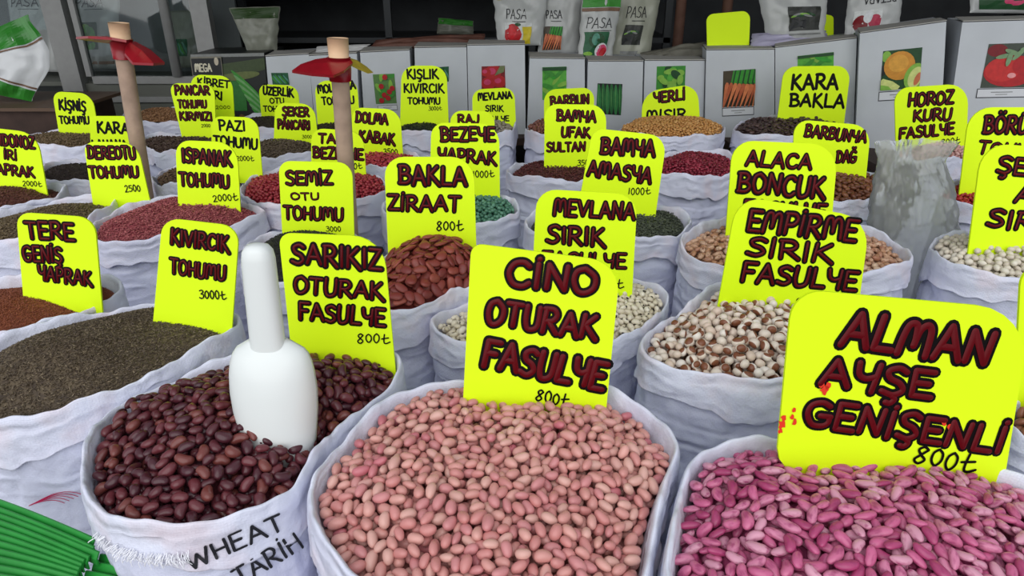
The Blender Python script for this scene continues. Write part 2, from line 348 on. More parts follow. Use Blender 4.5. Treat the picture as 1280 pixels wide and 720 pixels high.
def loft(name, rings, mats, parent=None, vlen=None):
    """rings: list of (n,3) arrays closed around; gives UVs in metres"""
    n = len(rings[0]); V = np.concatenate(rings); F = []
    for i in range(len(rings) - 1):
        for k in range(n):
            k2 = (k + 1) % n; F.append((i*n+k, (i+1)*n+k, (i+1)*n+k2, i*n+k2))
    o = mesh_obj(name, V, F, mats, parent, True)
    uv = o.data.uv_layers.new(name='UVMap')
    per = np.append(0, np.cumsum(np.linalg.norm(np.roll(rings[0], -1, 0) - rings[0], axis=1)))
    vl = np.append(0, np.cumsum([np.linalg.norm(rings[i + 1] - rings[i], axis=1).mean() for i in range(len(rings) - 1)]))
    U = []
    for i in range(len(rings) - 1):
        for k in range(n): U += [per[k], vl[i], per[k], vl[i+1], per[k+1], vl[i+1], per[k+1], vl[i]]
    uv.data.foreach_set('uv', U)
    return o
def make_sack(m, label, seed, near):
    n = 360 if near else 160
    th = np.arange(n) * 2 * math.pi / n; r = rad(m, th); ct, st = np.cos(th), np.sin(th)
    rs = np.random.default_rng(seed)
    ph = rs.uniform(0, 6.28, 8)
    rim = m.z + .005 * np.sin(2 * th + ph[0]) + .004 * np.sin(5 * th + ph[1]) + .0025 * np.sin(11 * th + ph[2]) + .0012 * np.sin(29 * th + ph[3])
    hem = .062 + .010 * np.sin(3 * th + ph[5]) + .006 * np.sin(7 * th + ph[6]) + .002 * np.sin(23 * th + ph[7])
    arc = th * r.mean()
    def crease(z, fine, amp):
        """crumpled film: sharp folds pressed into the cloth"""
        out = np.zeros(n)
        zz = np.broadcast_to(z, (n,))
        for k in range(n):
            # closed around the sack: use the position on the ring
            x, y = m.c[0] + r[k] * ct[k], m.c[1] + r[k] * st[k]; q = Vector((x * 9 + seed, y * 9, zz[k] * 26)); v = noise.noise(q)
            w = noise.noise(Vector((x * 26, y * 26 + seed, zz[k] * 40))) if fine else 0
            u = noise.noise(Vector((x * 60 + 3, y * 60, zz[k] * 60))) if fine else 0
            out[k] = -amp * (max(0, 1 - abs(v) * 6) ** 2) + amp * .5 * v - amp * .5 * (max(0, 1 - abs(w) * 4) ** 2) + amp * .22 * u
        return out
    def ring(off, z):
        R = r + off; return np.stack([m.c[0] + R * ct, m.c[1] + R * st, np.broadcast_to(z, R.shape)], 1)
    cuff = []
    for off, z, a in ((-.024, m.z - m.drop - .06, 0), (-.013, m.z - m.drop - .025, 0), (-.008, rim - .024, .0022), (-.006, rim - .016, .0022), (-.0045, rim - .009, .0016), (-.003, rim - .003, .0010), (-.001, rim - .0004, .0006), (.0008, rim, .0005),
                      (.0024, rim - .0014, .0008), (.0036, rim - .005, .0012), (.0046, rim - .010, .0018), (.0054, rim - .017, .0024), (.006, rim - hem * .42, .0030), (.0065, rim - hem * .55, .0034), (.007, rim - hem * .7, .0036), (.0078, rim - hem * .85, .0036), (.0088, rim - hem * .97, .0036), (.0090, rim - hem, .0036), (.0070, rim - hem - .0005, .0036)):
        cuff.append(ring(off + (crease(z, near, a) if a else 0), z))
    body = []
    zs = [m.z - d for d in ([.03, .045] + [.06 + .0125 * k for k in range(24 if near else 14)])]
    zs += [z for z in (.24, .18, .12, .06, .012, 0.0) if z < zs[-1] - .01]
    sag = [rs.uniform(.075, .3) for _ in range(5)]; sp = rs.uniform(0, 6.28, (5, 2))
    for z in zs:
        d = m.z - z
        base = np.interp(d, [0, .05, .10, .18, .3, .5, .6, .62], [-.001, .000, .004, .0075, .008, .004, -.012, -.05])
        off = np.full(n, base)
        for sgi, (a, b) in zip(sag, sp):
            u = (d - sgi - .022 * np.sin(th * 2 + a) - .012 * np.sin(th * 5 + b)) / .009
            off -= .006 * np.exp(-u * u) * (.5 + .5 * np.sin(th + a)) if d < .55 else 0
        off += crease(z, near, .0056 * min(1, .35 + d / .12)) if z > .03 else 0
        body.append(ring(off, z))
    s = loft('grain_sack', body, M_SACK)
    tag(s, label, 'sack', 'white woven sacks of the seed stall')
    loft('rolled_cuff', cuff, M_CUFF, s)
    return s

# ---------------------------------------------------------------- grains
def np_mesh(name, V, F, mats, attrs=(), smooth=True, parent=None):
    """fast mesh from arrays; F is (k,3) or (k,4); attrs: (name, type, per-vertex values)"""
    me = bpy.data.meshes.new(name); k = F.shape[1]
    me.vertices.add(len(V)); me.vertices.foreach_set('co', V.astype(np.float32).ravel())
    me.loops.add(F.size); me.loops.foreach_set('vertex_index', F.astype(np.int32).ravel())
    me.polygons.add(len(F)); me.polygons.foreach_set('loop_start', np.arange(0, F.size, k, dtype=np.int32))
    try: me.polygons.foreach_set('loop_total', np.full(len(F), k, dtype=np.int32))
    except Exception: pass
    me.materials.append(mats)
    me.polygons.foreach_set('use_smooth', np.full(len(F), smooth))
    for an, ty, val in attrs:
        at = me.attributes.new(an, ty, 'POINT'); at.data.foreach_set('value' if ty == 'FLOAT' else 'vector', np.asarray(val, np.float32).ravel())
    me.update(calc_edges=True)
    o = bpy.data.objects.new(name, me); COL.objects.link(o)
    if parent: o.parent = parent
    return o
def unit_ball(seg=12, rg=7):
    V = [(-1, 0, 0)]
    for i in range(1, rg):
        a = math.pi * i / rg
        for k in range(seg):
            b = 2 * math.pi * k / seg; V.append((-math.cos(a), math.sin(a) * math.cos(b), math.sin(a) * math.sin(b)))
    V.append((1, 0, 0)); F = []
    for k in range(seg): F.append((0, 1 + (k + 1) % seg, 1 + k))
    for i in range(rg - 2):
        for k in range(seg):
            a, b = 1 + i * seg + k, 1 + i * seg + (k + 1) % seg; c, d = a + seg, b + seg
            F += [(a, b, d), (a, d, c)]
    e = len(V) - 1; o = 1 + (rg - 2) * seg
    for k in range(seg): F.append((e, o + k, o + (k + 1) % seg))
    return np.array(V), np.array(F)
BALL_HI, BALL_LO = unit_ball(14, 9), unit_ball(8, 5)
OCT = (np.array([(-1,0,0),(0,-1,0),(0,0,-.8),(0,1,0),(0,0,.8),(1,0,0)], float), np.array([(0,2,1),(0,3,2),(0,4,3),(0,1,4),(5,1,2),(5,2,3),(5,3,4),(5,4,1)]))
def bean_shape(tpl, L, W, T, bend, dent, v):
    """one bean: ellipsoid bent to a kidney with a small hollow on the inner side"""
    U = tpl[0]; x, y, z = U[:, 0], U[:, 1], U[:, 2]
    fat = 1 + .10 * math.sin(v * 2.3) * x - .10 * (1 - np.abs(x)) * dent
    X = x * L / 2 * (1 + .08 * math.sin(v * 5.1)); Y = y * W / 2 * fat; Z = z * T / 2 * fat * (1 + .1 * math.sin(v * 3.7))
    Y = Y + bend * W * (x * x - .4) - dent * W * .12 * np.exp(-(x * 3) ** 2) * (y > 0) * -1 * -1
    X = np.sign(X) * np.abs(X) ** 1.0
    return np.stack([X, Y, Z], 1)
def bean_mat(name, cols, patch=None, patch_at=(0, 1, 0), patch_size=.35, speck=None, rough=.38, speck_scale=9.0, speck_pos=(.58, .66)):
    m = bpy.data.materials.new(name); m.use_nodes = True; nt = m.node_tree; N = nt.nodes; Lk = nt.links; b = N['Principled BSDF']
    b.inputs['Roughness'].default_value = rough; b.inputs['Specular IOR Level'].default_value = .45
    at = N.new('ShaderNodeAttribute'); at.attribute_name = 'tint'
    rp = N.new('ShaderNodeValToRGB'); el = rp.color_ramp.elements
    el[0].color = lin(cols[0]); el[1].color = lin(cols[-1])
    for i, c in enumerate(cols[1:-1]): el.new((i + 1) / (len(cols) - 1)).color = lin(c)
    Lk.new(at.outputs['Fac'], rp.inputs[0]); out = rp.outputs[0]
    lc = N.new('ShaderNodeAttribute'); lc.attribute_name = 'loc'
    def mixin(fac, col):
        nonlocal out
        mx = N.new('ShaderNodeMixRGB'); Lk.new(fac, mx.inputs[0]); Lk.new(out, mx.inputs[1]); mx.inputs[2].default_value = lin(col); out = mx.outputs[0]
    if speck:
        n = N.new('ShaderNodeTexNoise'); n.noise_dimensions = '4D'; n.inputs['Scale'].default_value = speck_scale / 4; n.inputs['Detail'].default_value = 2
        sc = N.new('ShaderNodeMath'); sc.operation = 'MULTIPLY'; sc.inputs[1].default_value = 53.0; Lk.new(at.outputs['Fac'], sc.inputs[0]); Lk.new(sc.outputs[0], n.inputs['W'])
        Lk.new(lc.outputs['Vector'], n.inputs['Vector'])
        r2 = N.new('ShaderNodeValToRGB'); r2.color_ramp.elements[0].position = speck_pos[0]; r2.color_ramp.elements[1].position = speck_pos[1]
        Lk.new(n.outputs['Fac'], r2.inputs[0]); mixin(r2.outputs[0], speck)
    if patch:
        vm = N.new('ShaderNodeVectorMath'); vm.operation = 'DISTANCE'; Lk.new(lc.outputs['Vector'], vm.inputs[0]); vm.inputs[1].default_value = patch_at
        r3 = N.new('ShaderNodeValToRGB'); r3.color_ramp.elements[0].position = max(0, patch_size - .08); r3.color_ramp.elements[0].color = (1, 1, 1, 1)
        r3.color_ramp.elements[1].position = patch_size; r3.color_ramp.elements[1].color = (0, 0, 0, 1)
        Lk.new(vm.outputs['Value'], r3.inputs[0]); mixin(r3.outputs[0], patch)
    Lk.new(out, b.inputs['Base Color'])
    return m
def rot(yaw, tilt, roll): return np.array(Matrix.Rotation(yaw, 3, 'Z') @ Matrix.Rotation(tilt, 3, 'Y') @ Matrix.Rotation(roll, 3, 'X'))
def pack(m, L, W, T, cover, seed, tries=12, step=.002):
    """settle beans one after another onto a height map of the heap; returns [(pos, R, seen)]"""
    rs = np.random.default_rng(seed); rmax = m.r.max()
    lo = m.c - rmax - .01; n = int(2 * (rmax + .01) / step) + 1
    gx = lo[0] + np.arange(n) * step; gy = lo[1] + np.arange(n) * step
    GX, GY = np.meshgrid(gx, gy, indexing='ij')
    Z0 = heap_z(m, GX, GY); hm = Z0 - T * 1.6; ins = inside(m, GX, GY)
    ok = np.argwhere(ins < 1 - .45 * W / m.r.mean())
    rm = m.r.mean(); area = (ins < 1).sum() * step * step
    N = int(cover * area / (math.pi / 4 * L * W)); beans = []
    a, b, c = L / 2 * .96, W / 2 * .96, T / 2 * .94
    for i in range(N):
        cd = ok[rs.integers(0, len(ok), 20)]; bi, bj = cd[np.argmin(hm[cd[:, 0], cd[:, 1]] - Z0[cd[:, 0], cd[:, 1]])]; b0, b1 = max(bi - 3, 0), max(bj - 3, 0); sx = (Z0[min(bi + 3, n - 1), bj] - Z0[b0, bj]) / (6 * step); sy = (Z0[bi, min(bj + 3, n - 1)] - Z0[bi, b1]) / (6 * step)
        AL = np.array(Vector((0, 0, 1)).rotation_difference(Vector((-sx, -sy, 1)).normalized()).to_matrix())
        R = AL @ rot(rs.uniform(0, 6.283), rs.normal(0, .22), rs.uniform(0, 6.283) if W < T * 1.2 else rs.normal(0, .3)); sc = rs.uniform(.86, 1.12); Am = R @ np.diag([1 / a**2, 1 / b**2, 1 / c**2]) @ R.T / sc**2; R = R * sc
        k = int(a * sc / step) + 1; d = np.arange(-k, k + 1) * step; DX, DY = np.meshgrid(d, d, indexing='ij')
        qa = Am[2, 2]; qb = 2 * (Am[0, 2] * DX + Am[1, 2] * DY); qc = Am[0, 0] * DX**2 + 2 * Am[0, 1] * DX * DY + Am[1, 1] * DY**2 - 1
        disc = qb * qb - 4 * qa * qc; val = disc > 0
        sq = np.sqrt(np.where(val, disc, 0)); zl = (-qb - sq) / (2 * qa); zu = (-qb + sq) / (2 * qa)
        best = None
        for ci, cj in [(bi, bj)] + [(bi + u, bj + v) for u, v in rs.integers(-6, 7, (tries - 1, 2))]:
            if not (0 <= ci < n and 0 <= cj < n) or ins[ci, cj] > 1 - .45 * W / rm: continue
            if ci < k or cj < k or ci + k >= n or cj + k >= n: continue
            w = hm[ci-k:ci+k+1, cj-k:cj+k+1]; z = (w - zl)[val].max(); ex = z - Z0[ci, cj]
            if best is None or ex < best[0]: best = (ex, z, ci, cj)
        if best is None or best[0] > max(1.15 * T, .42 * L): continue
        ex, z, ci, cj = best; w = hm[ci-k:ci+k+1, cj-k:cj+k+1]; w[val] = np.maximum(w[val], (z + zu)[val])
        beans.append((np.array([gx[ci], gy[cj], z]), R, ci, cj, z + (zu[k, k])))
    return [(p, R, hm[ci, cj] <= top + .0015) for p, R, ci, cj, top in beans]
def surface(m, dz, nr=14, na=72):
    V = []; F = []
    for i in range(nr + 1):
        for k in range(na):
            t = 2 * math.pi * k / na; rr = (rad(m, t) - .014) * (i / nr); x = m.c[0] + rr * math.cos(t); y = m.c[1] + rr * math.sin(t)
            V.append((x, y, float(heap_z(m, x, y)) + dz))
    for i in range(nr):
        for k in range(na):
            k2 = (k + 1) % na; a, b, c, d = i*na+k, i*na+k2, (i+1)*na+k2, (i+1)*na+k; F += [(a, d, c), (a, c, b)]
    return np.array(V), np.array(F)
def merged(m, tpls, items, base_dz, tint_rs, tints=None):
    """surface + grains as arrays: items (pos, R, template index)"""
    SV, SF = surface(m, base_dz); Vs = [SV]; Fs = [SF]; Ts = [np.full(len(SV), .3)]; Ls = [SV * 0 + .2]; off = len(SV)
    for p, R, ti in items:
        S, U, F = tpls[ti]; Vs.append(S @ R.T + p); Fs.append(F + off); Ts.append(np.full(len(S), tint_rs.uniform())); Ls.append(U); off += len(S)
    return np.concatenate(Vs), np.concatenate(Fs), np.concatenate(Ts), np.concatenate(Ls)
def fill_beans(key, name, what, where, dims, cols, keep, cover=2.1, bend=0.12, dent=.6, hi=True, seed=1, **mk):
    m = MOUTH[key]; L, W, T = dims; mt = bean_mat(name + '_skin', cols, **mk)
    ball = BALL_HI if hi else BALL_LO; rs = np.random.default_rng(seed)
    tpls = [(bean_shape(ball, L, W, T, bend * b, dent, v), ball[0], ball[1]) for v, b in ((.3, 1), (1.2, .6), (2.2, 1.3), (3.3, .2))]
    beans = pack(m, L, W, T, cover, seed)
    near = []
    for i, (p, R, seen) in enumerate(beans):
        px = to_px(p)
        if seen and -12 < px[0] < 1292 and -5 < px[1] < 732: near.append((np.linalg.norm(p - np.array(CAM)), i))
    near.sort(); pick = {i for _, i in near[:keep]}
    rest = [(p, R, int(rs.integers(4))) for i, (p, R, s) in enumerate(beans) if i not in pick]
    V, F, Tn, Lc = merged(m, tpls, rest, -T * 1.7, rs)
    h = np_mesh(name + '_heap', V, F, mt, [('tint', 'FLOAT', Tn), ('loc', 'FLOAT_VECTOR', Lc)])
    tag(h, 'heap of ' + what + ' filling ' + where, 'bean heap', kind='stuff')
    protos = []
    for ti, (S, U, Fb) in enumerate(tpls):
        for tn in (.08, .3, .5, .7, .92):
            me = np_mesh(name, S, Fb, mt, [('tint', 'FLOAT', np.full(len(S), tn)), ('loc', 'FLOAT_VECTOR', U)]); protos.append(me)
    meshes = [o.data for o in protos]
    for o in protos: bpy.data.objects.remove(o)
    for i in sorted(pick):
        p, R, s = beans[i]; o = bpy.data.objects.new(name, meshes[int(rs.integers(len(meshes)))]); COL.objects.link(o)
        o.matrix_world = Matrix.Translation(Vector(p)) @ Matrix(R.tolist()).to_4x4()
        tag(o, 'one of the ' + what + ' in ' + where, name.replace('_', ' '), what + ' lying on top of ' + where)
    return len(pick), len(beans)
def fill_seeds(key, name, what, where, dims, cols, count, seed=1, rough=.6):
    m = MOUTH[key]; mt = bean_mat(name + '_coat', cols, rough=rough); rs = np.random.default_rng(seed); L, W = dims
    S = OCT[0] * np.array([L / 2, W / 2, W / 2.4]); n = int(count)
    th = rs.uniform(0, 6.283, n); q = np.sqrt(rs.uniform(0, 1, n)) * .985
    R_ = rad(m, th) - .015; x = m.c[0] + q * R_ * np.cos(th); y = m.c[1] + q * R_ * np.sin(th)
    z = heap_z(m, x, y) + rs.uniform(-.3, .9, n) * W
    yaw = rs.uniform(0, 6.283, n); til = rs.normal(0, .35, n); cy, sy, ctl, stl = np.cos(yaw), np.sin(yaw), np.cos(til), np.sin(til)
    X = S[None, :, 0] * ctl[:, None] + S[None, :, 2] * stl[:, None]; Zz = -S[None, :, 0] * stl[:, None] + S[None, :, 2] * ctl[:, None]; Y = np.broadcast_to(S[None, :, 1], X.shape)
    V = np.stack([X * cy[:, None] - Y * sy[:, None] + x[:, None], X * sy[:, None] + Y * cy[:, None] + y[:, None], Zz + z[:, None]], 2).reshape(-1, 3)
    F = (OCT[1][None] + (np.arange(n) * 6)[:, None, None]).reshape(-1, 3)
    SV, SF = surface(m, 0, 24, 96)
    T = np.concatenate([rs.uniform(0, .6, len(SV)), np.repeat(rs.uniform(0, 1, n), 6)]); Vv = np.concatenate([SV, V])
    h = np_mesh(name + '_heap', Vv, np.concatenate([SF, F + len(SV)]), mt, [('tint', 'FLOAT', T), ('loc', 'FLOAT_VECTOR', Vv * 0)], smooth=False)
    tag(h, 'heap of ' + what + ' filling ' + where, 'seed heap', kind='stuff')
# key: (what the sack label says)
SACK_LABEL = {
 'dark': 'white sack of dark red kidney beans with the scoop, frayed hem and black print',
 'pink': 'white sack of pale pink beans at the front centre of the stall',
 'magenta': 'white sack of magenta beans at the front under the largest yellow sign',
 'lettuce': 'white sack of dark brown lettuce seed behind the scoop sack, red scribble low down',
 'cress': 'white sack of orange brown cress seed at the stall edge',
 'black': 'white sack of black purslane seed behind the white scoop',
 'broad': 'white sack of flat red brown broad beans',
 'eyed': 'white sack of cream beans with black eyes behind the pink beans',
 'nun': 'white sack of round white and brown beans behind the magenta beans',
 'mixed': 'white sack of tan and brown mottled beans beside the clear plastic bag',
 'white': 'white sack of round ivory beans in front of the clear plastic bag',
 'brown': 'white sack of brown beans cut by the picture edge beside the largest sign',
 'parsley': 'white sack of reddish brown parsley seed cut by the picture edge',
 'dill': 'white sack of olive brown dill seed',
 'spinach': 'white sack of pinkish red spinach seed',
 'pea': 'white sack of bright red peas around the second hoe handle',
 'green': 'white sack of blue green coated peas',
 'okra': 'white sack of dark olive okra seed',
 'sultan': 'white sack of dark maroon okra seed',
 'crimson': 'white sack of crimson seed without a sign, in front of the corn',
 'mountain': 'white sack of brown mountain beans beside the clear plastic bag',
 'cowpea': 'white sack of red cowpeas beyond the clear plastic bag',
 'corn': 'white sack of golden corn kernels in the back row',
 'fava': 'white sack of blackish broad beans in the back row below the melon box',
 'rooster': 'white sack of pale pink dry beans in the back row by the tomato box',
 'coriander': 'white sack of coriander seed beside the wooden ledge',
 'tan': 'white sack of light tan seed under the cabinet',
 'cabbage': 'white sack of black brown cabbage seed in front of the first hoe',
 'chard': 'white sack of knobbly brown chard seed behind the spinach seed',
 'beet': 'white sack of brown red beet seed behind the first hoe',
 'sugar': 'white sack of grey brown sugar beet seed',
 'rue': 'white sack of dark rue seed in the back row below the carton of pods',
 'mallow': 'white sack of dark mallow seed behind the second hoe handle',
 'pumpkin': 'white sack of pinkish red coated pumpkin seed',
 'winter': 'white sack of dark winter lettuce seed in the back row',
 'raj': 'white sack of red peas half hidden behind the blue green peas',
 'climb': 'white sack of grey beans in the back row below the onion box',
 'barbun': 'white sack of brown borlotti beans in the back row below the pepper box',
}
for i, (k, m) in enumerate(MOUTH.items()):
    make_sack(m, SACK_LABEL[k], 100 + i, k in ('dark', 'pink', 'magenta', 'lettuce', 'eyed', 'nun', 'broad', 'mixed'))
n = {}
n['dark'] = fill_beans('dark', 'dark_kidney_bean', 'dark red kidney beans', 'the sack with the scoop', (.0200, .0138, .0115), [(62,26,36), (86,38,46), (102,46,52), (72,30,38), (126,66,58)], 300, 5.5, .12, .6, True, 11, rough=.30)
n['pink'] = fill_beans('pink', 'pink_bean', 'pale pink beans', 'the front centre sack', (.0190, .0124, .0115), [(216,160,150), (206,146,138), (200,132,128), (214,168,156), (192,108,118)], 300, 5.5, .05, .3, True, 12, speck=(140,70,60), speck_scale=10, speck_pos=(.72,.76), rough=.36)
n['magenta'] = fill_beans('magenta', 'magenta_bean', 'streaked magenta beans', 'the sack under the largest sign', (.0235, .0125, .0090), [(188,84,128), (206,112,148), (170,66,110), (218,160,180), (196,96,138)], 300, 5.8, .12, .5, True, 13, speck=(150,50,98), speck_scale=5, speck_pos=(.48,.74), rough=.30)
n['nun'] = fill_beans('nun', 'round_white_bean', 'round white beans with brown patches', 'the sack behind the magenta beans', (.0165, .0145, .0140), [(228,214,200), (214,198,184), (232,222,212), (206,180,160), (220,204,190)], 290, 5, .02, .2, True, 14, patch=(124,74,50), patch_at=(0, .9, .2), patch_size=.98, rough=.35)
n['broad'] = fill_beans('broad', 'flat_broad_bean', 'flat red brown broad beans', 'the sack under the two-word sign', (.0280, .0190, .0085), [(132,58,50), (116,46,42), (150,74,60), (124,52,48)], 170, 5, .05, .3, True, 15, rough=.45)
n['eyed'] = fill_beans('eyed', 'black_eyed_bean', 'cream beans with black eyes', 'the sack behind the pink beans', (.0150, .0110, .0100), [(222,212,190), (208,196,172), (228,220,204), (196,182,156)], 200, 4.5, .08, .4, True, 16, patch=(40,30,30), patch_at=(0, .95, 0), patch_size=.42, rough=.45)
n['white'] = fill_beans('white', 'ivory_bean', 'round ivory beans', 'the sack in front of the clear bag', (.0170, .0140, .0130), [(214,204,188), (204,192,176), (222,214,200)], 110, 4.5, .02, .2, False, 17, rough=.45)
n['mixed'] = fill_beans('mixed', 'mottled_tan_bean', 'mottled tan beans', 'the sack left of the clear bag', (.0190, .0125, .0115), [(206,170,142), (176,126,92), (216,186,160), (160,104,76)], 130, 4.5, .06, .3, False, 18, speck=(130,76,56), speck_scale=8, speck_pos=(.55,.68), rough=.4)
n['mountain'] = fill_beans('mountain', 'brown_mountain_bean', 'brown mountain beans', 'the sack behind the clear bag', (.0190, .0130, .0115), [(126,76,52), (104,60,42), (142,90,62)], 70, 4.5, .06, .3, False, 19)
for key, nm, what, where, dims, cols, cov in (
    ('brown', 'brown_bean', 'brown beans', 'the sack at the picture edge', (.018, .012, .011), [(150,96,70), (130,80,58), (165,112,84)], 3.9),
    ('corn', 'corn_kernel', 'golden corn kernels', 'the back row sack', (.0125, .0105, .008), [(206,150,84), (188,132,74), (216,168,104)], 3.8),
    ('rooster', 'dry_bean', 'pale pink dry beans', 'the sack by the tomato box', (.016, .011, .010), [(206,156,152), (190,140,138), (214,172,166)], 3.7),
    ('cowpea', 'red_cowpea', 'red cowpeas', 'the sack beyond the clear bag', (.012, .010, .009), [(172,40,46), (150,30,40), (190,56,60)], 3.8),
    ('crimson', 'crimson_seed', 'crimson seed', 'the sack without a sign', (.013, .009, .007), [(130,32,50), (104,24,40), (160,52,72)], 3.8),
    ('pea', 'red_pea', 'bright red peas', 'the sack at the second hoe', (.0115, .0105, .0100), [(160,46,58), (140,36,48), (178,66,74)], 3.8),
    ('green', 'blue_green_pea', 'blue green coated peas', 'the sack under the pea sign', (.0110, .0105, .0100), [(84,136,110), (66,112,94), (102,152,128)], 3.8),
    ('raj', 'coated_pea', 'red peas', 'the sack half hidden behind the blue green peas', (.0115, .0105, .0100), [(160,60,66), (140,46,54)], 3.6),
    ('barbun', 'borlotti_bean', 'brown borlotti beans', 'the sack below the pepper box', (.016, .011, .010), [(134,84,72), (112,66,58)], 3.6),
    ('climb', 'grey_bean', 'grey beans', 'the sack below the onion box', (.016, .011, .010), [(160,150,138), (140,130,118)], 3.6),
    ('fava', 'blackish_broad_bean', 'blackish broad beans', 'the sack below the melon box', (.022, .015, .009), [(78,58,58), (60,44,46), (92,70,66)], 3.9),
    ('pumpkin', 'coated_pumpkin_seed', 'pinkish red pumpkin seed', 'the sack under the pumpkin sign', (.018, .011, .006), [(186,66,80), (170,52,66)], 3.8)):
    fill_beans(key, nm, what, where, dims, cols, 0, cov, .05, .3, False, 21)
for key, nm, what, where, dims, cols, cnt in (
    ('lettuce', 'lettuce_seed', 'dark brown lettuce seed', 'the sack behind the scoop sack', (.0062, .0020), [(58,46,36), (78,64,48), (98,84,64), (66,54,40), (132,116,92)], 16000),
    ('cress', 'cress_seed', 'orange brown cress seed', 'the sack under the three-line cress sign', (.0034, .0022), [(130,68,40), (112,54,32), (150,84,52)], 14000),
    ('black', 'purslane_seed', 'black purslane seed', 'the sack behind the scoop handle', (.004, .003), [(22,22,22), (34,34,33), (44,44,42)], 5000),
    ('parsley', 'parsley_seed', 'reddish brown parsley seed', 'the sack cut by the picture edge', (.006, .0035), [(96,54,44), (78,44,38), (116,70,56)], 4000),
    ('dill', 'dill_seed', 'olive brown dill seed', 'the sack next to the cress seed', (.007, .004), [(104,88,62), (84,70,52), (128,110,78)], 5000),
    ('spinach', 'spinach_seed', 'pinkish red spinach seed', 'the sack under the spinach sign', (.0062, .0050), [(150,70,76), (128,54,62), (176,100,98), (140,62,68)], 8000),
    ('okra', 'okra_seed', 'dark olive okra seed', 'the sack under the first okra sign', (.0075, .0060), [(70,76,60), (52,58,48), (92,98,78)], 4200),
    ('sultan', 'small_okra_seed', 'dark maroon okra seed', 'the sack under the small okra sign', (.0075, .0060), [(92,42,42), (72,34,36), (112,54,52)], 3600),
    ('coriander', 'coriander_seed', 'coriander seed', 'the sack beside the wooden ledge', (.008, .007), [(122,102,76), (104,86,64)], 2200),
    ('tan', 'tan_seed', 'light tan seed', 'the sack under the cabinet', (.010, .007), [(160,118,82), (136,98,68), (176,136,98)], 1800),
    ('cabbage', 'cabbage_seed', 'black brown cabbage seed', 'the sack in front of the first hoe', (.005, .004), [(58,46,42), (44,36,34)], 2600),
    ('chard', 'chard_seed', 'knobbly brown chard seed', 'the sack behind the spinach seed', (.010, .008), [(118,94,72), (96,76,60)], 1300),
    ('beet', 'beet_seed', 'brown red beet seed', 'the sack behind the first hoe', (.010, .008), [(92,72,62), (74,58,52)], 1600),
    ('sugar', 'sugar_beet_seed', 'grey brown sugar beet seed', 'the sack under the sugar beet sign', (.010, .008), [(104,90,72), (84,72,60)], 1400),
    ('rue', 'rue_seed', 'dark rue seed', 'the sack below the carton of pods', (.008, .006), [(76,66,56), (60,52,44)], 1400),
    ('mallow', 'mallow_seed', 'dark mallow seed', 'the sack behind the second hoe handle', (.008, .006), [(66,56,50), (52,44, 40)], 1200),
    ('winter', 'winter_lettuce_seed', 'dark winter lettuce seed', 'the sack in the middle of the back row', (.007, .005), [(44,48,44), (34,38,36)], 1400)):
    fill_seeds(key, nm, what, where, dims, cols, cnt, 31)
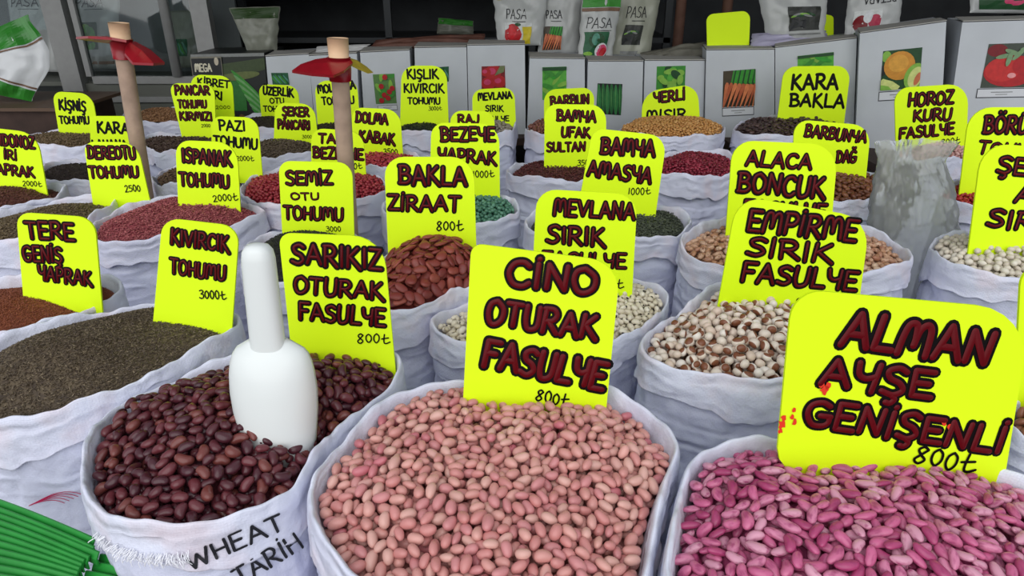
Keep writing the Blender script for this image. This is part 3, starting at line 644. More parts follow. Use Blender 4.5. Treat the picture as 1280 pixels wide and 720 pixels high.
# ================================================================ yellow price signs
# corners TL, TR, BR, BL; lean back (degrees), turn; sack; lines (text, baseline x0,y0,x1,y1, height, ink); price (text, x0,y0,x1,y1,h)
SIGNS = [
 ('magenta', 'largest fluorescent yellow sign, three red words and 800, in the magenta beans', [(991,361),(1290,388),(1252,622),(972,562)], (.13,.23), [('ALMAN',1040,437,1238,464,55,'r'),('AY\u015eE',1015,486,1166,505,46,'r'),('GEN\u0130\u015eENL\u0130',996,536,1254,571,42,'r')], ('800\u20ba',1140,578,1214,590,20)),
 ('pink', 'yellow sign with three dark red words and 800, in the pale pink beans', [(589,304),(776,328),(757,520),(579,497)], (.08,.21), [('C\u0130NO',627,360,748,373,42,'r'),('OTURAK',601,408,748,431,40,'r'),('FASULYE',595,462,758,493,45,'r')], ('800\u20ba',669,500,709,508,14)),
 ('dark', 'yellow sign with three dark red words, behind the scoop in the kidney beans', [(348,291),(479,296),(494,459),(366,457)], (.12,.3), [('SARIKIZ',361,332,480,342,33,'r'),('OTURAK',365,368,482,379,27,'r'),('FASULYE',371,402,484,411,27,'r')], ('800\u20ba',447,428,486,429,11)),
 ('lettuce', 'yellow sign with two words and 3000, in the dark brown lettuce seed', [(203,272),(299,283),(289,424),(191,405)], (.22,.24), [('KIVIRCIK',211,307,289,318,25,'r'),('TOHUMU',210,343,284,354,23,'r')], ('3000\u20ba',250,373,282,374,10)),
 ('cress', 'yellow sign with three words, in the orange brown cress seed', [(20,265),(118,272),(128,390),(29,372)], (.18,.22), [('TERE',31,300,97,303,26,'r'),('GEN\u0130\u015e',28,329,82,331,24,'r'),('YAPRAK',46,352,118,361,23,'r')], None),
 ('broad', 'yellow sign with two large words and 800, in the flat broad beans', [(480,196),(592,196),(596,326),(485,314)], (.22,.26), [('BAKLA',496,233,586,235,29,'r'),('Z\u0130RAAT',483,265,578,267,24,'r')], ('800\u20ba',546,288,578,288,11)),
 ('black', 'yellow sign with three words in fading paint, in the black purslane seed', [(348,201),(440,203),(443,300),(353,298)], (.16,.2), [('SEM\u0130Z',356,233,418,233,21,'r'),('OTU',363,251,400,251,11,'r'),('TOHUMU',353,275,431,279,20,'r')], ('3000',408,289,426,289,6)),
 ('eyed', 'yellow sign with three words half covered, in the black-eyed beans', [(671,236),(797,243),(790,372),(664,372)], (.2,.22), [('MEVLANA',689,271,795,277,25,'r'),('SIRIK',680,306,758,311,27,'r'),('FASULYE',675,334,784,338,22,'r')], ('800\u20ba',745,359,778,360,10)),
 ('nun', 'yellow sign with three words, tilted in the round white beans', [(922,244),(1088,273),(1071,400),(897,384)], (.2,.22), [('EMP\u0130RME',929,291,1072,305,33,'r'),('SIRIK',929,322,1042,332,29,'r'),('FASULYE',922,355,1072,367,30,'r')], ('800\u20ba',993,384,1030,387,11)),
 ('mixed', 'yellow sign with three words, in the mottled tan beans', [(916,175),(1048,181),(1038,296),(907,296)], (.2,.26), [('ALACA',929,209,1015,215,23,'r'),('BONCUK',917,243,1032,251,31,'r'),('FASULYE',925,274,1033,279,26,'r')], None),
 ('mountain', 'yellow sign with two lines behind the mottled bean sign, in the brown mountain beans', [(993,149),(1089,157),(1082,228),(990,226)], (.2,.24), [('BARBUNYA',1003,172,1083,181,18,'r'),('DA\u011e',1043,205,1071,205,18,'r')], None),
 ('rooster', 'yellow sign with three lines and 800, in the pale pink dry beans', [(1118,110),(1211,104),(1208,189),(1120,187)], (.2,.28), [('HOROZ',1133,135,1193,131,20,'r'),('KURU',1139,154,1190,152,18,'r'),('FASULYE',1122,176,1194,169,17,'r')], ('800\u20ba',1176,181,1199,179,7)),
 ('cowpea', 'yellow sign partly covered by another, in the red cowpeas', [(1212,134),(1330,134),(1315,246),(1199,243)], (.24,.26), [('B\u00d6R\u00dcLCE',1225,169,1324,171,26,'r'),('TOHUMU',1219,194,1320,201,19,'r')], None),
 ('white', 'yellow sign cut by the picture edge, in the round ivory beans', [(1228,178),(1370,190),(1352,330),(1210,318)], (.24,.26), [('\u015eEKER',1241,219,1350,228,26,'r'),('AY\u015eE',1264,256,1350,264,27,'r'),('SIRIK',1228,286,1330,296,28,'r')], None),
 ('brown', 'sliver of a yellow sign at the picture edge, in the brown beans', [(1277,330),(1420,330),(1410,508),(1268,506)], (.2,.24), [], None),
 ('okra', 'yellow sign with two words and 1000, in the dark olive okra seed', [(741,160),(834,170),(819,272),(721,268)], (.16,.24), [('BAMYA',748,194,820,198,25,'r'),('AMASYA',731,222,815,232,24,'r')], ('1000\u20ba',785,243,812,243,8)),
 ('sultan', 'yellow sign with three words, in the dark maroon okra seed', [(681,130),(758,131),(757,214),(680,212)], (.2,.26), [('BAMYA',694,152,746,155,17,'r'),('UFAK',700,173,739,174,16,'r'),('SULTAN',682,191,733,190,14,'r')], ('3500\u20ba',722,207,745,207,7)),
 ('barbun', 'yellow sign mostly hidden by the maroon okra sign, one word showing', [(680,112),(743,109),(742,158),(680,158)], (.24,.24), [('BARBUN',687,135,738,131,15,'r')], None),
 ('green', 'yellow sign with two words and 1000, in the blue green peas', [(539,153),(624,155),(625,254),(537,252)], (.2,.28), [('BEZEYE',549,178,621,178,21,'r'),('YAPRAK',545,203,622,208,20,'r')], ('1000\u20ba',591,222,617,221,8)),
 ('raj', 'yellow sign mostly hidden by the pea sign, three letters showing', [(563,138),(618,139),(619,197),(562,197)], (.26,.26), [('RAJ',571,156,600,156,14,'r')], None),
 ('climb', 'small yellow sign with three tight lines, in the grey beans', [(590,112),(643,109),(645,156),(591,157)], (.24,.26), [('MEVLANA',597,127,641,124,11,'k'),('SIRIK',606,140,630,140,9,'k'),('FASULYE',598,153,637,152,8,'k')], None),
 ('winter', 'tall yellow sign with three thin black lines, in the dark winter lettuce seed', [(502,82),(558,82),(561,157),(500,156)], (.3,.32), [('KI\u015eLIK',508,100,549,99,14,'k'),('KIVIRCIK',504,117,556,117,13,'k'),('TOHUMU',509,131,551,131,10,'k')], ('3000\u20ba',536,138,552,138,5)),
 ('pumpkin', 'yellow sign with two words and 3500, in the pinkish red pumpkin seed', [(440,134),(500,137),(504,197),(440,197)], (.22,.3), [('DOLMA',443,154,486,158,16,'r'),('KABAK',447,178,495,183,17,'r')], ('3500',480,193,497,193,7)),
 ('pea', 'yellow sign crossed by the second hoe handle, in the bright red peas', [(389,160),(454,164),(458,224),(389,222)], (.24,.3), [('TAZE',397,180,441,182,15,'r'),('BEZELYE',390,199,456,202,17,'r')], ('2000\u20ba',428,211,452,211,7)),
 ('mallow', 'yellow sign behind the second hoe handle, in the dark mallow seed', [(393,102),(446,98),(450,155),(397,156)], (.26,.3), [('MOLEH\u0130YA',397,118,446,112,12,'k'),('TOHUMU',402,132,444,130,11,'k')], None),
 ('rue', 'yellow sign with three thin black lines, in the dark rue seed', [(323,105),(372,107),(376,148),(327,148)], (.22,.26), [('\u00dcZERL\u0130K',328,119,368,122,12,'k'),('OTU',337,130,356,130,8,'k'),('TOHUMU',329,140,366,140,8,'k')], None),
 ('sugar', 'yellow sign with two dark words, in the grey brown sugar beet seed', [(344,128),(393,130),(398,180),(342,178)], (.26,.34), [('\u015eEKER',352,146,388,147,14,'r'),('PANCARI',346,162,389,164,14,'r')], ('3000',378,173,390,173,4)),
 ('chard', 'yellow sign behind the spinach sign, thin black words and 2000, in the chard seed', [(264,145),(322,147),(328,218),(265,218)], (.22,.28), [('PAZI',273,164,308,165,15,'k'),('TOHUMU',266,183,323,188,15,'k')], ('2000\u20ba',296,201,317,201,6)),
 ('beet', 'yellow sign with three crowded lines, in the brown red beet seed', [(211,104),(268,104),(270,175),(228,174)], (.2,.26), [('PANCAR',218,120,264,120,14,'r'),('TOHUMU',222,136,260,136,12,'r'),('KIRMIZI',224,152,267,152,13,'r')], ('2000',252,159,263,159,4)),
 ('beet', 'yellow sign half hidden behind the beet sign, with a ruled line', [(238,93),(290,95),(294,165),(241,165)], (.26,.3), [('K\u0130BRET',246,107,288,111,11,'k'),('RI',267,125,279,126,12,'k')], ('2000',270,136,288,136,4)),
 ('spinach', 'yellow sign with two crowded words and 2000, in the pinkish red spinach seed', [(219,175),(296,178),(301,270),(223,264)], (.24,.34), [('ISPANAK',226,205,292,210,22,'r'),('TOHUMU',223,234,289,237,20,'r')], ('2000\u20ba',267,252,297,250,8)),
 ('dill', 'yellow sign with two crowded words and 2500, in the olive brown dill seed', [(104,177),(171,178),(187,249),(116,254)], (.2,.3), [('DEREOTU',109,200,172,201,19,'r'),('TOHUMU',111,224,176,224,18,'r')], ('2500',157,240,176,239,8)),
 ('cabbage', 'yellow sign beside the first hoe handle, in the black brown cabbage seed', [(112,145),(158,145),(166,206),(114,206)], (.08,.12), [('KARA',121,167,163,169,16,'k'),('LAHANA',115,188,161,188,14,'k')], None),
 ('coriander', 'small yellow sign with two crowded lines, in the coriander seed', [(65,114),(115,117),(124,170),(74,168)], (.24,.32), [('K\u0130\u015eN\u0130\u015e',73,138,109,141,15,'k'),('TOHUMU',74,155,113,156,11,'k')], None),
 ('parsley', 'yellow sign cut by the picture edge with three words and 2000, in the parsley seed', [(-27,158),(46,166),(60,248),(-20,238)], (.24,.32), [('MAYDONOZ',-24,182,46,188,18,'r'),('\u0130R\u0130',4,200,23,202,14,'r'),('YAPRAK',-14,218,45,224,16,'r')], ('2000\u20ba',29,232,52,233,6)),
 ('fava', 'yellow sign with two thin black words, in the blackish broad beans', [(980,83),(1064,82),(1055,155),(971,155)], (.18,.22), [('KARA',987,113,1048,113,21,'k'),('BAKLA',985,135,1056,136,19,'k')], None),
 ('corn', 'yellow sign with two black words, in the golden corn kernels', [(803,115),(872,104),(875,152),(802,153)], (.3,.3), [('YERL\u0130',816,130,858,126,16,'r'),('MISIR',807,152,859,150,15,'k')], None),
]
def bezier_corner(p, a, b, r, k=6):
    """round the corner at p between its neighbours a and b"""
    u = (a - p).normalized(); v = (b - p).normalized(); p0 = p + u * r; p2 = p + v * r; out = []
    for i in range(k + 1):
        t = i / k; s = 0.44 if True else 0
        c0 = p0.lerp(p, .56); c1 = p2.lerp(p, .56)
        out.append(p0 * (1 - t) ** 3 + c0 * 3 * t * (1 - t) ** 2 + c1 * 3 * t * t * (1 - t) + p2 * t ** 3)
    return out
LEAN = math.radians(11)
def make_sign(idx, key, label, corners, rr, lines, price):
    rs = random.Random(idx * 13 + 5)
    m = MOUTH.get(key)
    bx = sum(c[0] for c in corners[2:]) / 2; by = sum(c[1] for c in corners[2:]) / 2
    A = at_z(bx, by, m.z - .004)
    n = Vector((0, -math.cos(LEAN), math.sin(LEAN)))
    C = [at_plane(x, y, A, n) for x, y in corners]
    w = (C[1] - C[0]).length
    up = (C[0] - C[3]).normalized(); up2 = (C[1] - C[2]).normalized()
    BL, BR = C[3] - up * .025, C[2] - up2 * .025
    TL, TR = C[0], C[1]
    loop = bezier_corner(TL, BL, TR, rr[0] * w) + bezier_corner(TR, TL, BR, rr[1] * w) + bezier_corner(BR, TR, BL, .07 * w, 3) + bezier_corner(BL, BR, TL, .1 * w, 3)
    mb = MB(); mb.prism([p for p in loop], -n * .004, M_YEL)
    o = mb.build('price_sign'); tag(o, label, 'sign', 'fluorescent yellow price signs')
    if lines:
        lb = MB()
        for text, x0, y0, x1, y1, h, ink in lines:
            P0 = at_plane(x0, y0, A, n); P1 = at_plane(x1, y1, A, n)
            PM = at_plane((x0 + x1) / 2, (y0 + y1) / 2, A, n); PU = at_plane((x0 + x1) / 2, (y0 + y1) / 2 - h, A, n)
            hh = (PU - PM).length; ex = P1 - P0; ey = n.cross(ex).normalized() * hh
            if ey.z < 0: ey = -ey
            wb = hh * (.30 if h > 38 else .26 if h > 22 else .25) if ink == 'r' else hh * (.19 if h > 12 else .21)
            wr = hh * (.150 if h > 38 else .10 if h > 22 else .085)
            per = 6 if h > 20 else 4
            du = ex.normalized(); P0 = P0 + du * wb * .5 + ey.normalized() * wb * .5; ex = ex - du * wb; ey = ey * ((hh - wb) / hh)
            for st in text_strokes(text, rs, .04, per):
                Q = [P0 + ex * p.x + ey * p.y + n * .0006 for p in st]
                ribbon(lb, Q, wb, .0003, M_BLK, n, 5 if h > 20 else 3)
                if ink == 'r': ribbon(lb, [q + n * .0008 for q in Q], wr, .0016 if h > 22 else .0008, M_RED, n, 4 if h > 20 else 2)
        if key == 'magenta':
            for sx, sy, sr in ((977, 530, 5), (979, 521, 3.5), (975, 538, 3), (990, 521, 3), (993, 527, 3.5), (1030, 487, 5.5), (1034, 482, 4), (1026, 481, 3.5), (1179, 528, 3.5), (1186, 533, 3), (1155, 536, 2), (992, 512, 2.5)):
                c = at_plane(sx, sy, A, n) + n * .0014; q = (at_plane(sx + sr, sy, A, n) - at_plane(sx, sy, A, n)).length
                lb.add([c] + [c + (Vector((math.cos(a), 0, 0)) + up * math.sin(a) * 1.3) * q * rs.uniform(.6, 1.2) for a in [k * .6283 for k in range(10)]], [(0, 1 + k, 1 + (k + 1) % 10) for k in range(10)], M_SMEAR)
        lb.build('lettering', o, True)
    if price:
        text, x0, y0, x1, y1, h = price; pb = MB()
        P0 = at_plane(x0, y0, A, n); P1 = at_plane(x1, y1, A, n); ex = P1 - P0
        hh = (at_plane(x0, y0 - h, A, n) - P0).length; ey = n.cross(ex).normalized() * hh
        if ey.z < 0: ey = -ey
        for st in text_strokes(text, rs, .06, 5 if h > 8 else 3):
            ribbon(pb, [P0 + ex * p.x + ey * p.y + n * .0012 for p in st], hh * .155, .0002, M_BLK, n, 3)
        pb.build('price_writing', o, True)
    return w, (C[1] - C[2]).length, (C[2] - C[3]).length
for i, s in enumerate(SIGNS):
    z = make_sign(i, *s)
    if DEBUG: print('SIGN', s[0], [round(q, 3) for q in z])
# ================================================================ bench, cartons with printed vegetables
o = _b.build('display_bench'); tag(o, 'long dark wooden bench carrying the row of cartons', 'bench')
for x in BENCH_LEGS:
    for y in (2.98, 3.19): _b = MB(); _b.box((x - .03, y, 0), (x + .03, y + .06, BZ - .03), M_WOODD); _b.build('leg', o)
M_CARD = mat('white_carton', (196, 200, 205), .6, .3, noise_amt=.04, noise_scale=8)
M_CARDE = mat('carton_edge', (176, 174, 168), .8, .2)
M_LAB = mat('carton_label', (214, 216, 220), .6, .3)
M_LINE = mat('thin_print_line', (70, 72, 76), .6, .3)
def C_(name, rgb): return mat('print_' + name, rgb, .45, .35, noise_amt=.12, noise_scale=70)
GRN, DGR, LGR = C_('green', (60, 140, 50)), C_('dark_green', (28, 70, 36)), C_('light_green', (130, 180, 70))
ORA, DOR, RED_, DRE = C_('orange', (200, 112, 72)), C_('melon_orange', (205, 140, 50)), C_('red', (176, 30, 36)), C_('dark_red', (120, 22, 30))
CRE, PNK, BLU, BLA, YEL = C_('cream', (214, 204, 140)), C_('pink', (196, 60, 100)), C_('teal', (80, 140, 120)), C_('black', (30, 32, 34)), C_('yellow', (200, 180, 30))
GRY, SIL = C_('grey', (128, 130, 128)), C_('silver', (206, 208, 210))
class Art:
    """prints flat coloured shapes on a surface given by fn(u, v, lift); u, v in 0..1"""
    def __init__(s, fn, depth=.0006): s.fn = fn; s.mb = MB(); s.k = 0; s.d = depth
    def poly(s, pts, m):
        s.k += 1; z = s.d * s.k; c = [sum(p[0] for p in pts) / len(pts), sum(p[1] for p in pts) / len(pts)]
        V = [s.fn(c[0], c[1], z)] + [s.fn(c[0] + (x - c[0]) * .5, c[1] + (y - c[1]) * .5, z) for x, y in pts] + [s.fn(x, y, z) for x, y in pts]; n = len(pts)
        F = [(0, 1 + i, 1 + (i + 1) % n) for i in range(n)] + [(1 + i, 1 + n + i, 1 + n + (i + 1) % n, 1 + (i + 1) % n) for i in range(n)]
        s.mb.add(V, F, m)
    def rect(s, x0, y0, x1, y1, m): s.grid([(x0, y0), (x1, y0), (x1, y1), (x0, y1)], m)
    def grid(s, q, m, n=6):
        s.k += 1; z = s.d * s.k; V = []; F = []
        for j in range(n + 1):
            for i in range(n + 1):
                a, b = i / n, j / n
                x = (q[0][0] * (1 - a) + q[1][0] * a) * (1 - b) + (q[3][0] * (1 - a) + q[2][0] * a) * b
                y = (q[0][1] * (1 - a) + q[1][1] * a) * (1 - b) + (q[3][1] * (1 - a) + q[2][1] * a) * b
                V.append(s.fn(x, y, z))
        for j in range(n):
            for i in range(n): k = j * (n + 1) + i; F.append((k, k + 1, k + n + 2, k + n + 1))
        s.mb.add(V, F, m)
    def ell(s, cx, cy, rx, ry, m, rot=0, n=22, clip=True):
        P = []
        for i in range(n):
            a = 2 * math.pi * i / n; x = rx * math.cos(a); y = ry * math.sin(a)
            X = cx + x * math.cos(rot) - y * math.sin(rot); Y = cy + x * math.sin(rot) + y * math.cos(rot)
            P.append((min(1, max(0, X)), min(1, max(0, Y))) if clip else (X, Y))
        s.poly(P, m)
    def band(s, cols, m, rows=5):
        """a strip across the surface: cols = [(u, v low, v high)]"""
        s.k += 1; z = s.d * s.k; V = []; F = []; P = []
        for (a, b) in zip(cols[:-1], cols[1:]):
            for k in range(5): t = k / 5; P.append([a[i] + (b[i] - a[i]) * t for i in range(3)])
        P.append(list(cols[-1])); n = rows + 1
        for u, v0, v1 in P: V += [s.fn(u, v0 + (v1 - v0) * j / rows, z) for j in range(n)]
        for i in range(len(P) - 1):
            for j in range(rows): a = i * n + j; F.append((a, a + n, a + n + 1, a + 1))
        s.mb.add(V, F, m)
    def text(s, t, x0, y0, x1, h, m, w=.12, rs=random.Random(3), asp=1.0):
        s.k += 1; z = s.d * s.k
        for st in text_strokes(t, rs, .01, 4):
            P = [s.fn(x0 + (x1 - x0) * p.x, y0 + h * p.y, z) for p in st]
            if len(P) < 2: continue
            up = (s.fn(x0 + .01, y0, z) - s.fn(x0, y0, z)).cross(s.fn(x0, y0 + .01, z) - s.fn(x0, y0, z)).normalized()
            ribbon(s.mb, P, w, .0001, m, up, 3)
def art_picture(a, kind, rs):
    if kind == 'carrot':
        a.rect(0, 0, 1, 1, C_('dusk', (70, 60, 44)))
        for i in range(16): x = .3 + .05 * i; a.poly([(min(1, x - .06), .62 + .02 * (i % 3)), (min(1, x), .60), (min(1, x + .10), 1), (min(1, x + .02), 1)], (GRN, DGR, C_('leaf2', (50, 150, 44)))[i % 3])
        for i in range(9):
            x = -.12 + .13 * i; q = lambda u, v: (min(1, max(0, u)), min(1, max(0, v)))
            a.poly([q(x - .01, .0), q(x + .02, .0), q(x + .29, .60 - .015 * i), q(x + .28, .68 - .015 * i), q(x + .22, .70 - .015 * i), q(x + .17, .62)], (ORA, C_('orange_deep', (182, 92, 58)), C_('orange_pale', (216, 126, 78)))[i % 3])
    elif kind == 'cucumber':
        a.rect(0, 0, 1, 1, BLA)
        for i in range(6): a.ell(.08 + .17 * i, .48 + .03 * (i % 2), .088, .5, (C_('cucumber', (52, 124, 66)), C_('cucumber2', (40, 104, 54)))[i % 2], .06)
        for i in range(6): a.ell(.06 + .17 * i, .55, .016, .30, C_('cucumber3', (90, 150, 84)), .06)
    elif kind == 'lettuce':
        a.rect(0, 0, 1, 1, GRN)
        for i in range(14): a.ell(rs.uniform(.1, .9), rs.uniform(.1, .9), rs.uniform(.12, .24), rs.uniform(.08, .16), rs.choice([LGR, GRN, DGR, C_('leaf', (86, 168, 60))]), rs.uniform(0, 3))
    elif kind == 'pepper':
        a.rect(0, 0, 1, 1, C_('leaf', (86, 168, 60)))
        for i in range(12): a.ell(rs.uniform(.1, .9), rs.uniform(.05, .85), .26, .07, rs.choice([GRN, C_('leaf2', (50, 150, 44)), LGR]), rs.uniform(-.9, .9))
        a.rect(0, .9, 1, 1, DGR)
    elif kind == 'cherry':
        a.rect(0, 0, 1, 1, C_('leaf3', (90, 130, 70)))
        for i in range(8): a.ell(rs.uniform(.1, .9), rs.uniform(.2, 1), .2, .1, rs.choice([GRN, LGR, DGR]), rs.uniform(0, 3))
        for x, y in ((.3, .12), (.45, .3), (.7, .4), (.62, .2), (.85, .52), (.55, .9), (.35, .6)): a.ell(x, y, .12, .09, RED_)
    elif kind == 'onion':
        a.rect(0, 0, 1, 1, DRE)
        for x, y, r in ((.3, .3, .3), (.75, .35, .28), (.5, .75, .34), (.2, .75, .2)): a.ell(x, y, r, r * .9, RED_); a.ell(x - .06, y + .04, r * .5, r * .4, PNK)
        a.poly([(.55, .6), (.95, .75), (1, 1), (.8, 1)], C_('stem', (110, 120, 80)))
    elif kind == 'melon':
        a.rect(0, 0, 1, 1, DGR); a.ell(.1, .85, .12, .14, LGR); a.ell(.02, .5, .1, .14, BLA)
        a.ell(.45, .6, .4, .36, DOR); a.ell(.42, .66, .26, .22, C_('melon_light', (218, 158, 62))); a.ell(.86, .3, .26, .34, LGR, -.4); a.ell(.88, .28, .18, .27, C_('melon_flesh', (206, 214, 130)), -.4); a.ell(.93, .24, .07, .17, ORA, -.4)
        a.poly([(0, 0), (.45, 0), (.5, .08), (.3, .22), (.05, .3), (0, .26)], C_('melon_flesh', (206, 214, 130))); a.poly([(0, 0), (.3, 0), (.2, .1), (0, .14)], LGR)
    elif kind == 'tomato':
        a.rect(0, 0, 1, 1, C_('tomato_ground', (66, 74, 64))); a.ell(.2, .85, .2, .14, DRE)
        a.ell(.52, .38, .52, .36, RED_); a.ell(.36, .42, .34, .28, C_('tomato_light', (196, 44, 42))); a.ell(.78, .5, .24, .22, RED_); a.ell(.55, .28, .08, .06, C_('gleam', (226, 150, 150)))
        for x, y, r in ((.35, .72, .2), (.5, .8, -.4), (.62, .76, .9), (.8, .88, .1), (.45, .66, 1.4)): a.ell(x, y, .17, .05, C_('calyx', (120, 150, 110)), r)
    elif kind == 'pods':
        a.rect(0, 0, 1, 1, C_('teal_dark', (36, 92, 60)))
        for i in range(9): a.ell(.1 + .1 * i, .5 + .1 * math.sin(i * 2), .06, .42, (GRN, DGR, BLU)[i % 3], .5)
    elif kind == 'seedling':
        a.rect(0, 0, 1, 1, C_('soil', (46, 48, 44))); a.poly([(0, 0), (.5, .1), (.6, .5), (.1, .5)], BLA)
        for i in range(6): a.ell(.2 + .1 * i, .62 + .06 * (i % 2), .16, .04, (LGR, GRY, DGR)[i % 3], .5 - .2 * i)
    elif kind == 'melonwater':
        a.rect(0, 0, 1, 1, C_('teal_dark', (36, 92, 60))); a.ell(.5, .65, .34, .3, DGR); a.ell(.46, .7, .16, .24, BLU); a.ell(.2, .12, .2, .08, LGR)
        a.ell(.76, .26, .26, .3, SIL, -.3); a.ell(.78, .25, .2, .25, PNK, -.3); a.ell(.82, .2, .12, .18, RED_, -.3)
    elif kind == 'radish':
        a.rect(0, 0, 1, 1, C_('white_print', (205, 208, 206)))
        a.ell(.25, .45, .25, .36, DRE); a.ell(.75, .45, .24, .33, C_('radish', (170, 40, 70))); a.ell(.5, .7, .16, .26, SIL); a.ell(.45, .08, .4, .08, DGR)
    elif kind == 'pepperred':
        a.rect(0, 0, 1, 1, C_('white_print', (205, 208, 206))); a.ell(.3, .46, .32, .48, RED_); a.ell(.25, .55, .16, .3, C_('red_light', (200, 40, 46))); a.ell(.5, .92, .12, .08, DGR)
        a.rect(.68, .02, 1, .82, YEL)
    elif kind == 'lettucedark':
        a.rect(0, 0, 1, 1, DGR)
        for i in range(9): a.ell(rs.uniform(.4, .85), rs.uniform(.1, .9), .2, .12, rs.choice([LGR, C_('leaf', (86, 168, 60)), GRN]), rs.uniform(0, 3))
def bil(q, u, v): return (q[3].lerp(q[2], u)).lerp(q[0].lerp(q[1], u), v)
# cartons: TL, TR, BR, BL of the front (px), distance, turn (deg), picture kind, picture quad px, label quad, carton label words, open flap
CARTONS = [
 ((332,71),(386,68),(393,158),(340,158),3.02,0,'pods',[(339,91),(360,91),(362,106),(341,106)],None,'white carton with green pods picture behind the second hoe'),
 ((386,70),(446,67),(450,158),(394,158),3.02,0,None,None,None,'plain white carton behind the second hoe handle'),
 ((450,66),(512,63),(516,158),(456,158),3.0,2,'cherry',[(466,93),(493,92),(496,129),(470,130)],[(472,132),(496,131),(497,137),(473,138)],'white carton with cherry tomato picture'),
 ((518,60),(583,59),(585,158),(521,158),2.98,0,'pods',[(543,84),(561,83),(561,102),(543,102)],None,'white carton behind the tall three-line winter lettuce sign'),
 ((584,57),(656,56),(657,158),(586,158),2.98,0,'onion',[(602,83),(631,82),(632,112),(602,113)],None,'white carton with red onion picture'),
 ((662,73),(731,74),(731,160),(659,160),2.96,0,'pepper',[(678,84),(708,83),(708,124),(678,125)],None,'white carton with green pepper picture'),
 ((735,77),(804,77),(802,160),(733,160),2.96,0,'cucumber',[(747,104),(778,105),(776,144),(745,142)],None,'white carton with cucumber picture'),
 ((806,76),(881,76),(879,160),(804,160),2.96,0,'lettuce',[(821,83),(857,82),(856,109),(820,112)],None,'white carton with pale lettuce picture above the corn'),
 ((883,63),(968,62),(968,160),(881,160),2.92,-8,'carrot',[(904,89),(944,86),(943,132),(903,134)],[(903,135),(942,133),(942,143),(903,145)],'white carton with carrot picture'),
 ((969,60),(1071,48),(1067,162),(969,162),2.86,-18,'pepper',[(997,70),(1042,65),(1042,100),(997,102)],None,'white carton behind the two-word broad bean sign, green leaf picture'),
 ((1075,42),(1183,27),(1175,176),(1069,176),2.72,-20,'melon',[(1104,64),(1153,59),(1149,110),(1100,113)],[(1099,115),(1148,112),(1146,123),(1098,126)],'white carton with cantaloupe melon picture'),
 ((1203,28),(1330,24),(1318,188),(1181,188),2.60,-20,'tomato',[(1236,55),(1300,53),(1292,109),(1225,110)],[(1222,111),(1284,110),(1282,121),(1220,122)],'white carton with big tomato picture cut by the picture edge'),
]
for ci, (tl, tr, br, bl, y, turn, kind, pq, lq, label) in enumerate(CARTONS):
    a = math.radians(turn); n = Vector((math.sin(a), -math.cos(a), 0)); cx = (tl[0] + tr[0]) / 2; A = at_y(cx, tl[1], y)
    Q = [at_plane(p[0], p[1], A, n) for p in (tl, tr, br, bl)]
    for lo, hi in ((3, 0), (2, 1)):
        d = Q[hi] - Q[lo]; Q[lo] = Q[hi] - d * ((Q[hi].z - BZ) / d.z)
    back = -n * .27; mb = MB(); mb.prism(Q, back, M_CARD)
    o = mb.build('seed_carton'); tag(o, label, 'carton', 'white seed cartons on the bench')
    rs = random.Random(ci)
    fb = MB(); t = Vector((0, 0, .003)); e = (Q[1] - Q[0]).normalized()
    fb.prism([Q[0] + t + n * .004, Q[1] + t + n * .004, Q[1] + t + back * .5 + e * .002, Q[0] + t + back * .5 + Vector((0, 0, .006))], Vector((0, 0, .003)), M_CARDE)
    fb.build('lid_flap', o)
    if kind:
        PQ = [at_plane(p[0], p[1], A, n) for p in pq]
        art = Art(lambda u, v, z, PQ=PQ, n=n: bil(PQ, u, v) + n * (z + .0006)); art_picture(art, kind, rs); art.mb.build('printed_picture', o)
    if lq:
        PQ = [at_plane(p[0], p[1], A, n) for p in lq]
        art = Art(lambda u, v, z, PQ=PQ, n=n: bil(PQ, u, v) + n * (z + .0006)); art.rect(-.01, -.06, 1.01, 1.02, M_LINE); art.rect(.01, .05, .99, .93, M_LAB)
        art.rect(.28, .55, .72, .64, GRY); art.rect(.38, .3, .62, .37, GRY); art.mb.build('printed_label', o)
# black carton with green leaves
n = Vector((0, -1, 0)); A = at_y(285, 67, 3.03); Q = [at_plane(x, y, A, n) for x, y in ((238, 68), (330, 66), (338, 158), (250, 158))]
for lo, hi in ((3, 0), (2, 1)):
    d = Q[hi] - Q[lo]; Q[lo] = Q[hi] - d * ((Q[hi].z - BZ) / d.z)
mb = MB(); mb.prism(Q, Vector((0, .27, 0)), mat('black_carton', (24, 28, 26), .45, .4)); o = mb.build('leaf_carton'); tag(o, 'black carton printed with green leaves and a black name plate', 'carton')
art = Art(lambda u, v, z: bil(Q, u, v) + n * (z + .0006)); rs = random.Random(9)
art.rect(0, .96, 1, 1, GRY); art.poly([(.3, .62), (1, .8), (1, .94), (.3, .86)], C_('leaf_dim', (60, 74, 44)))
art.ell(.62, .72, .3, .05, C_('leaf_dim2', (98, 108, 60)), .1)
art.rect(.42, .28, .7, .66, C_('vivid_dark', (44, 110, 44)))
for i in range(9): art.ell(.72 + .03 * i, .62 - .06 * i, .26, .028, C_('frond', (110, 160, 100)) if i % 2 else GRN, -.75, clip=True)
for i in range(6): art.ell(rs.uniform(.35, .8), rs.uniform(.04, .25), .12, .06, C_('brown_print', (92, 64, 44)), rs.uniform(0, 3))
art.mb.build('printed_leaves', o)
art = Art(lambda u, v, z: bil(Q, u, v) + n * (z + .006)); art.rect(.0, .72, .42, .97, C_('plate_edge', (120, 116, 104))); art.rect(.01, .74, .41, .95, BLA); art.text('MEGA', .05, .79, .27, .09, C_('plate_text', (206, 200, 176)), .006); art.ell(.35, .91, .03, .05, C_('tooth', (190, 180, 160))); art.mb.build('name_plate', o)

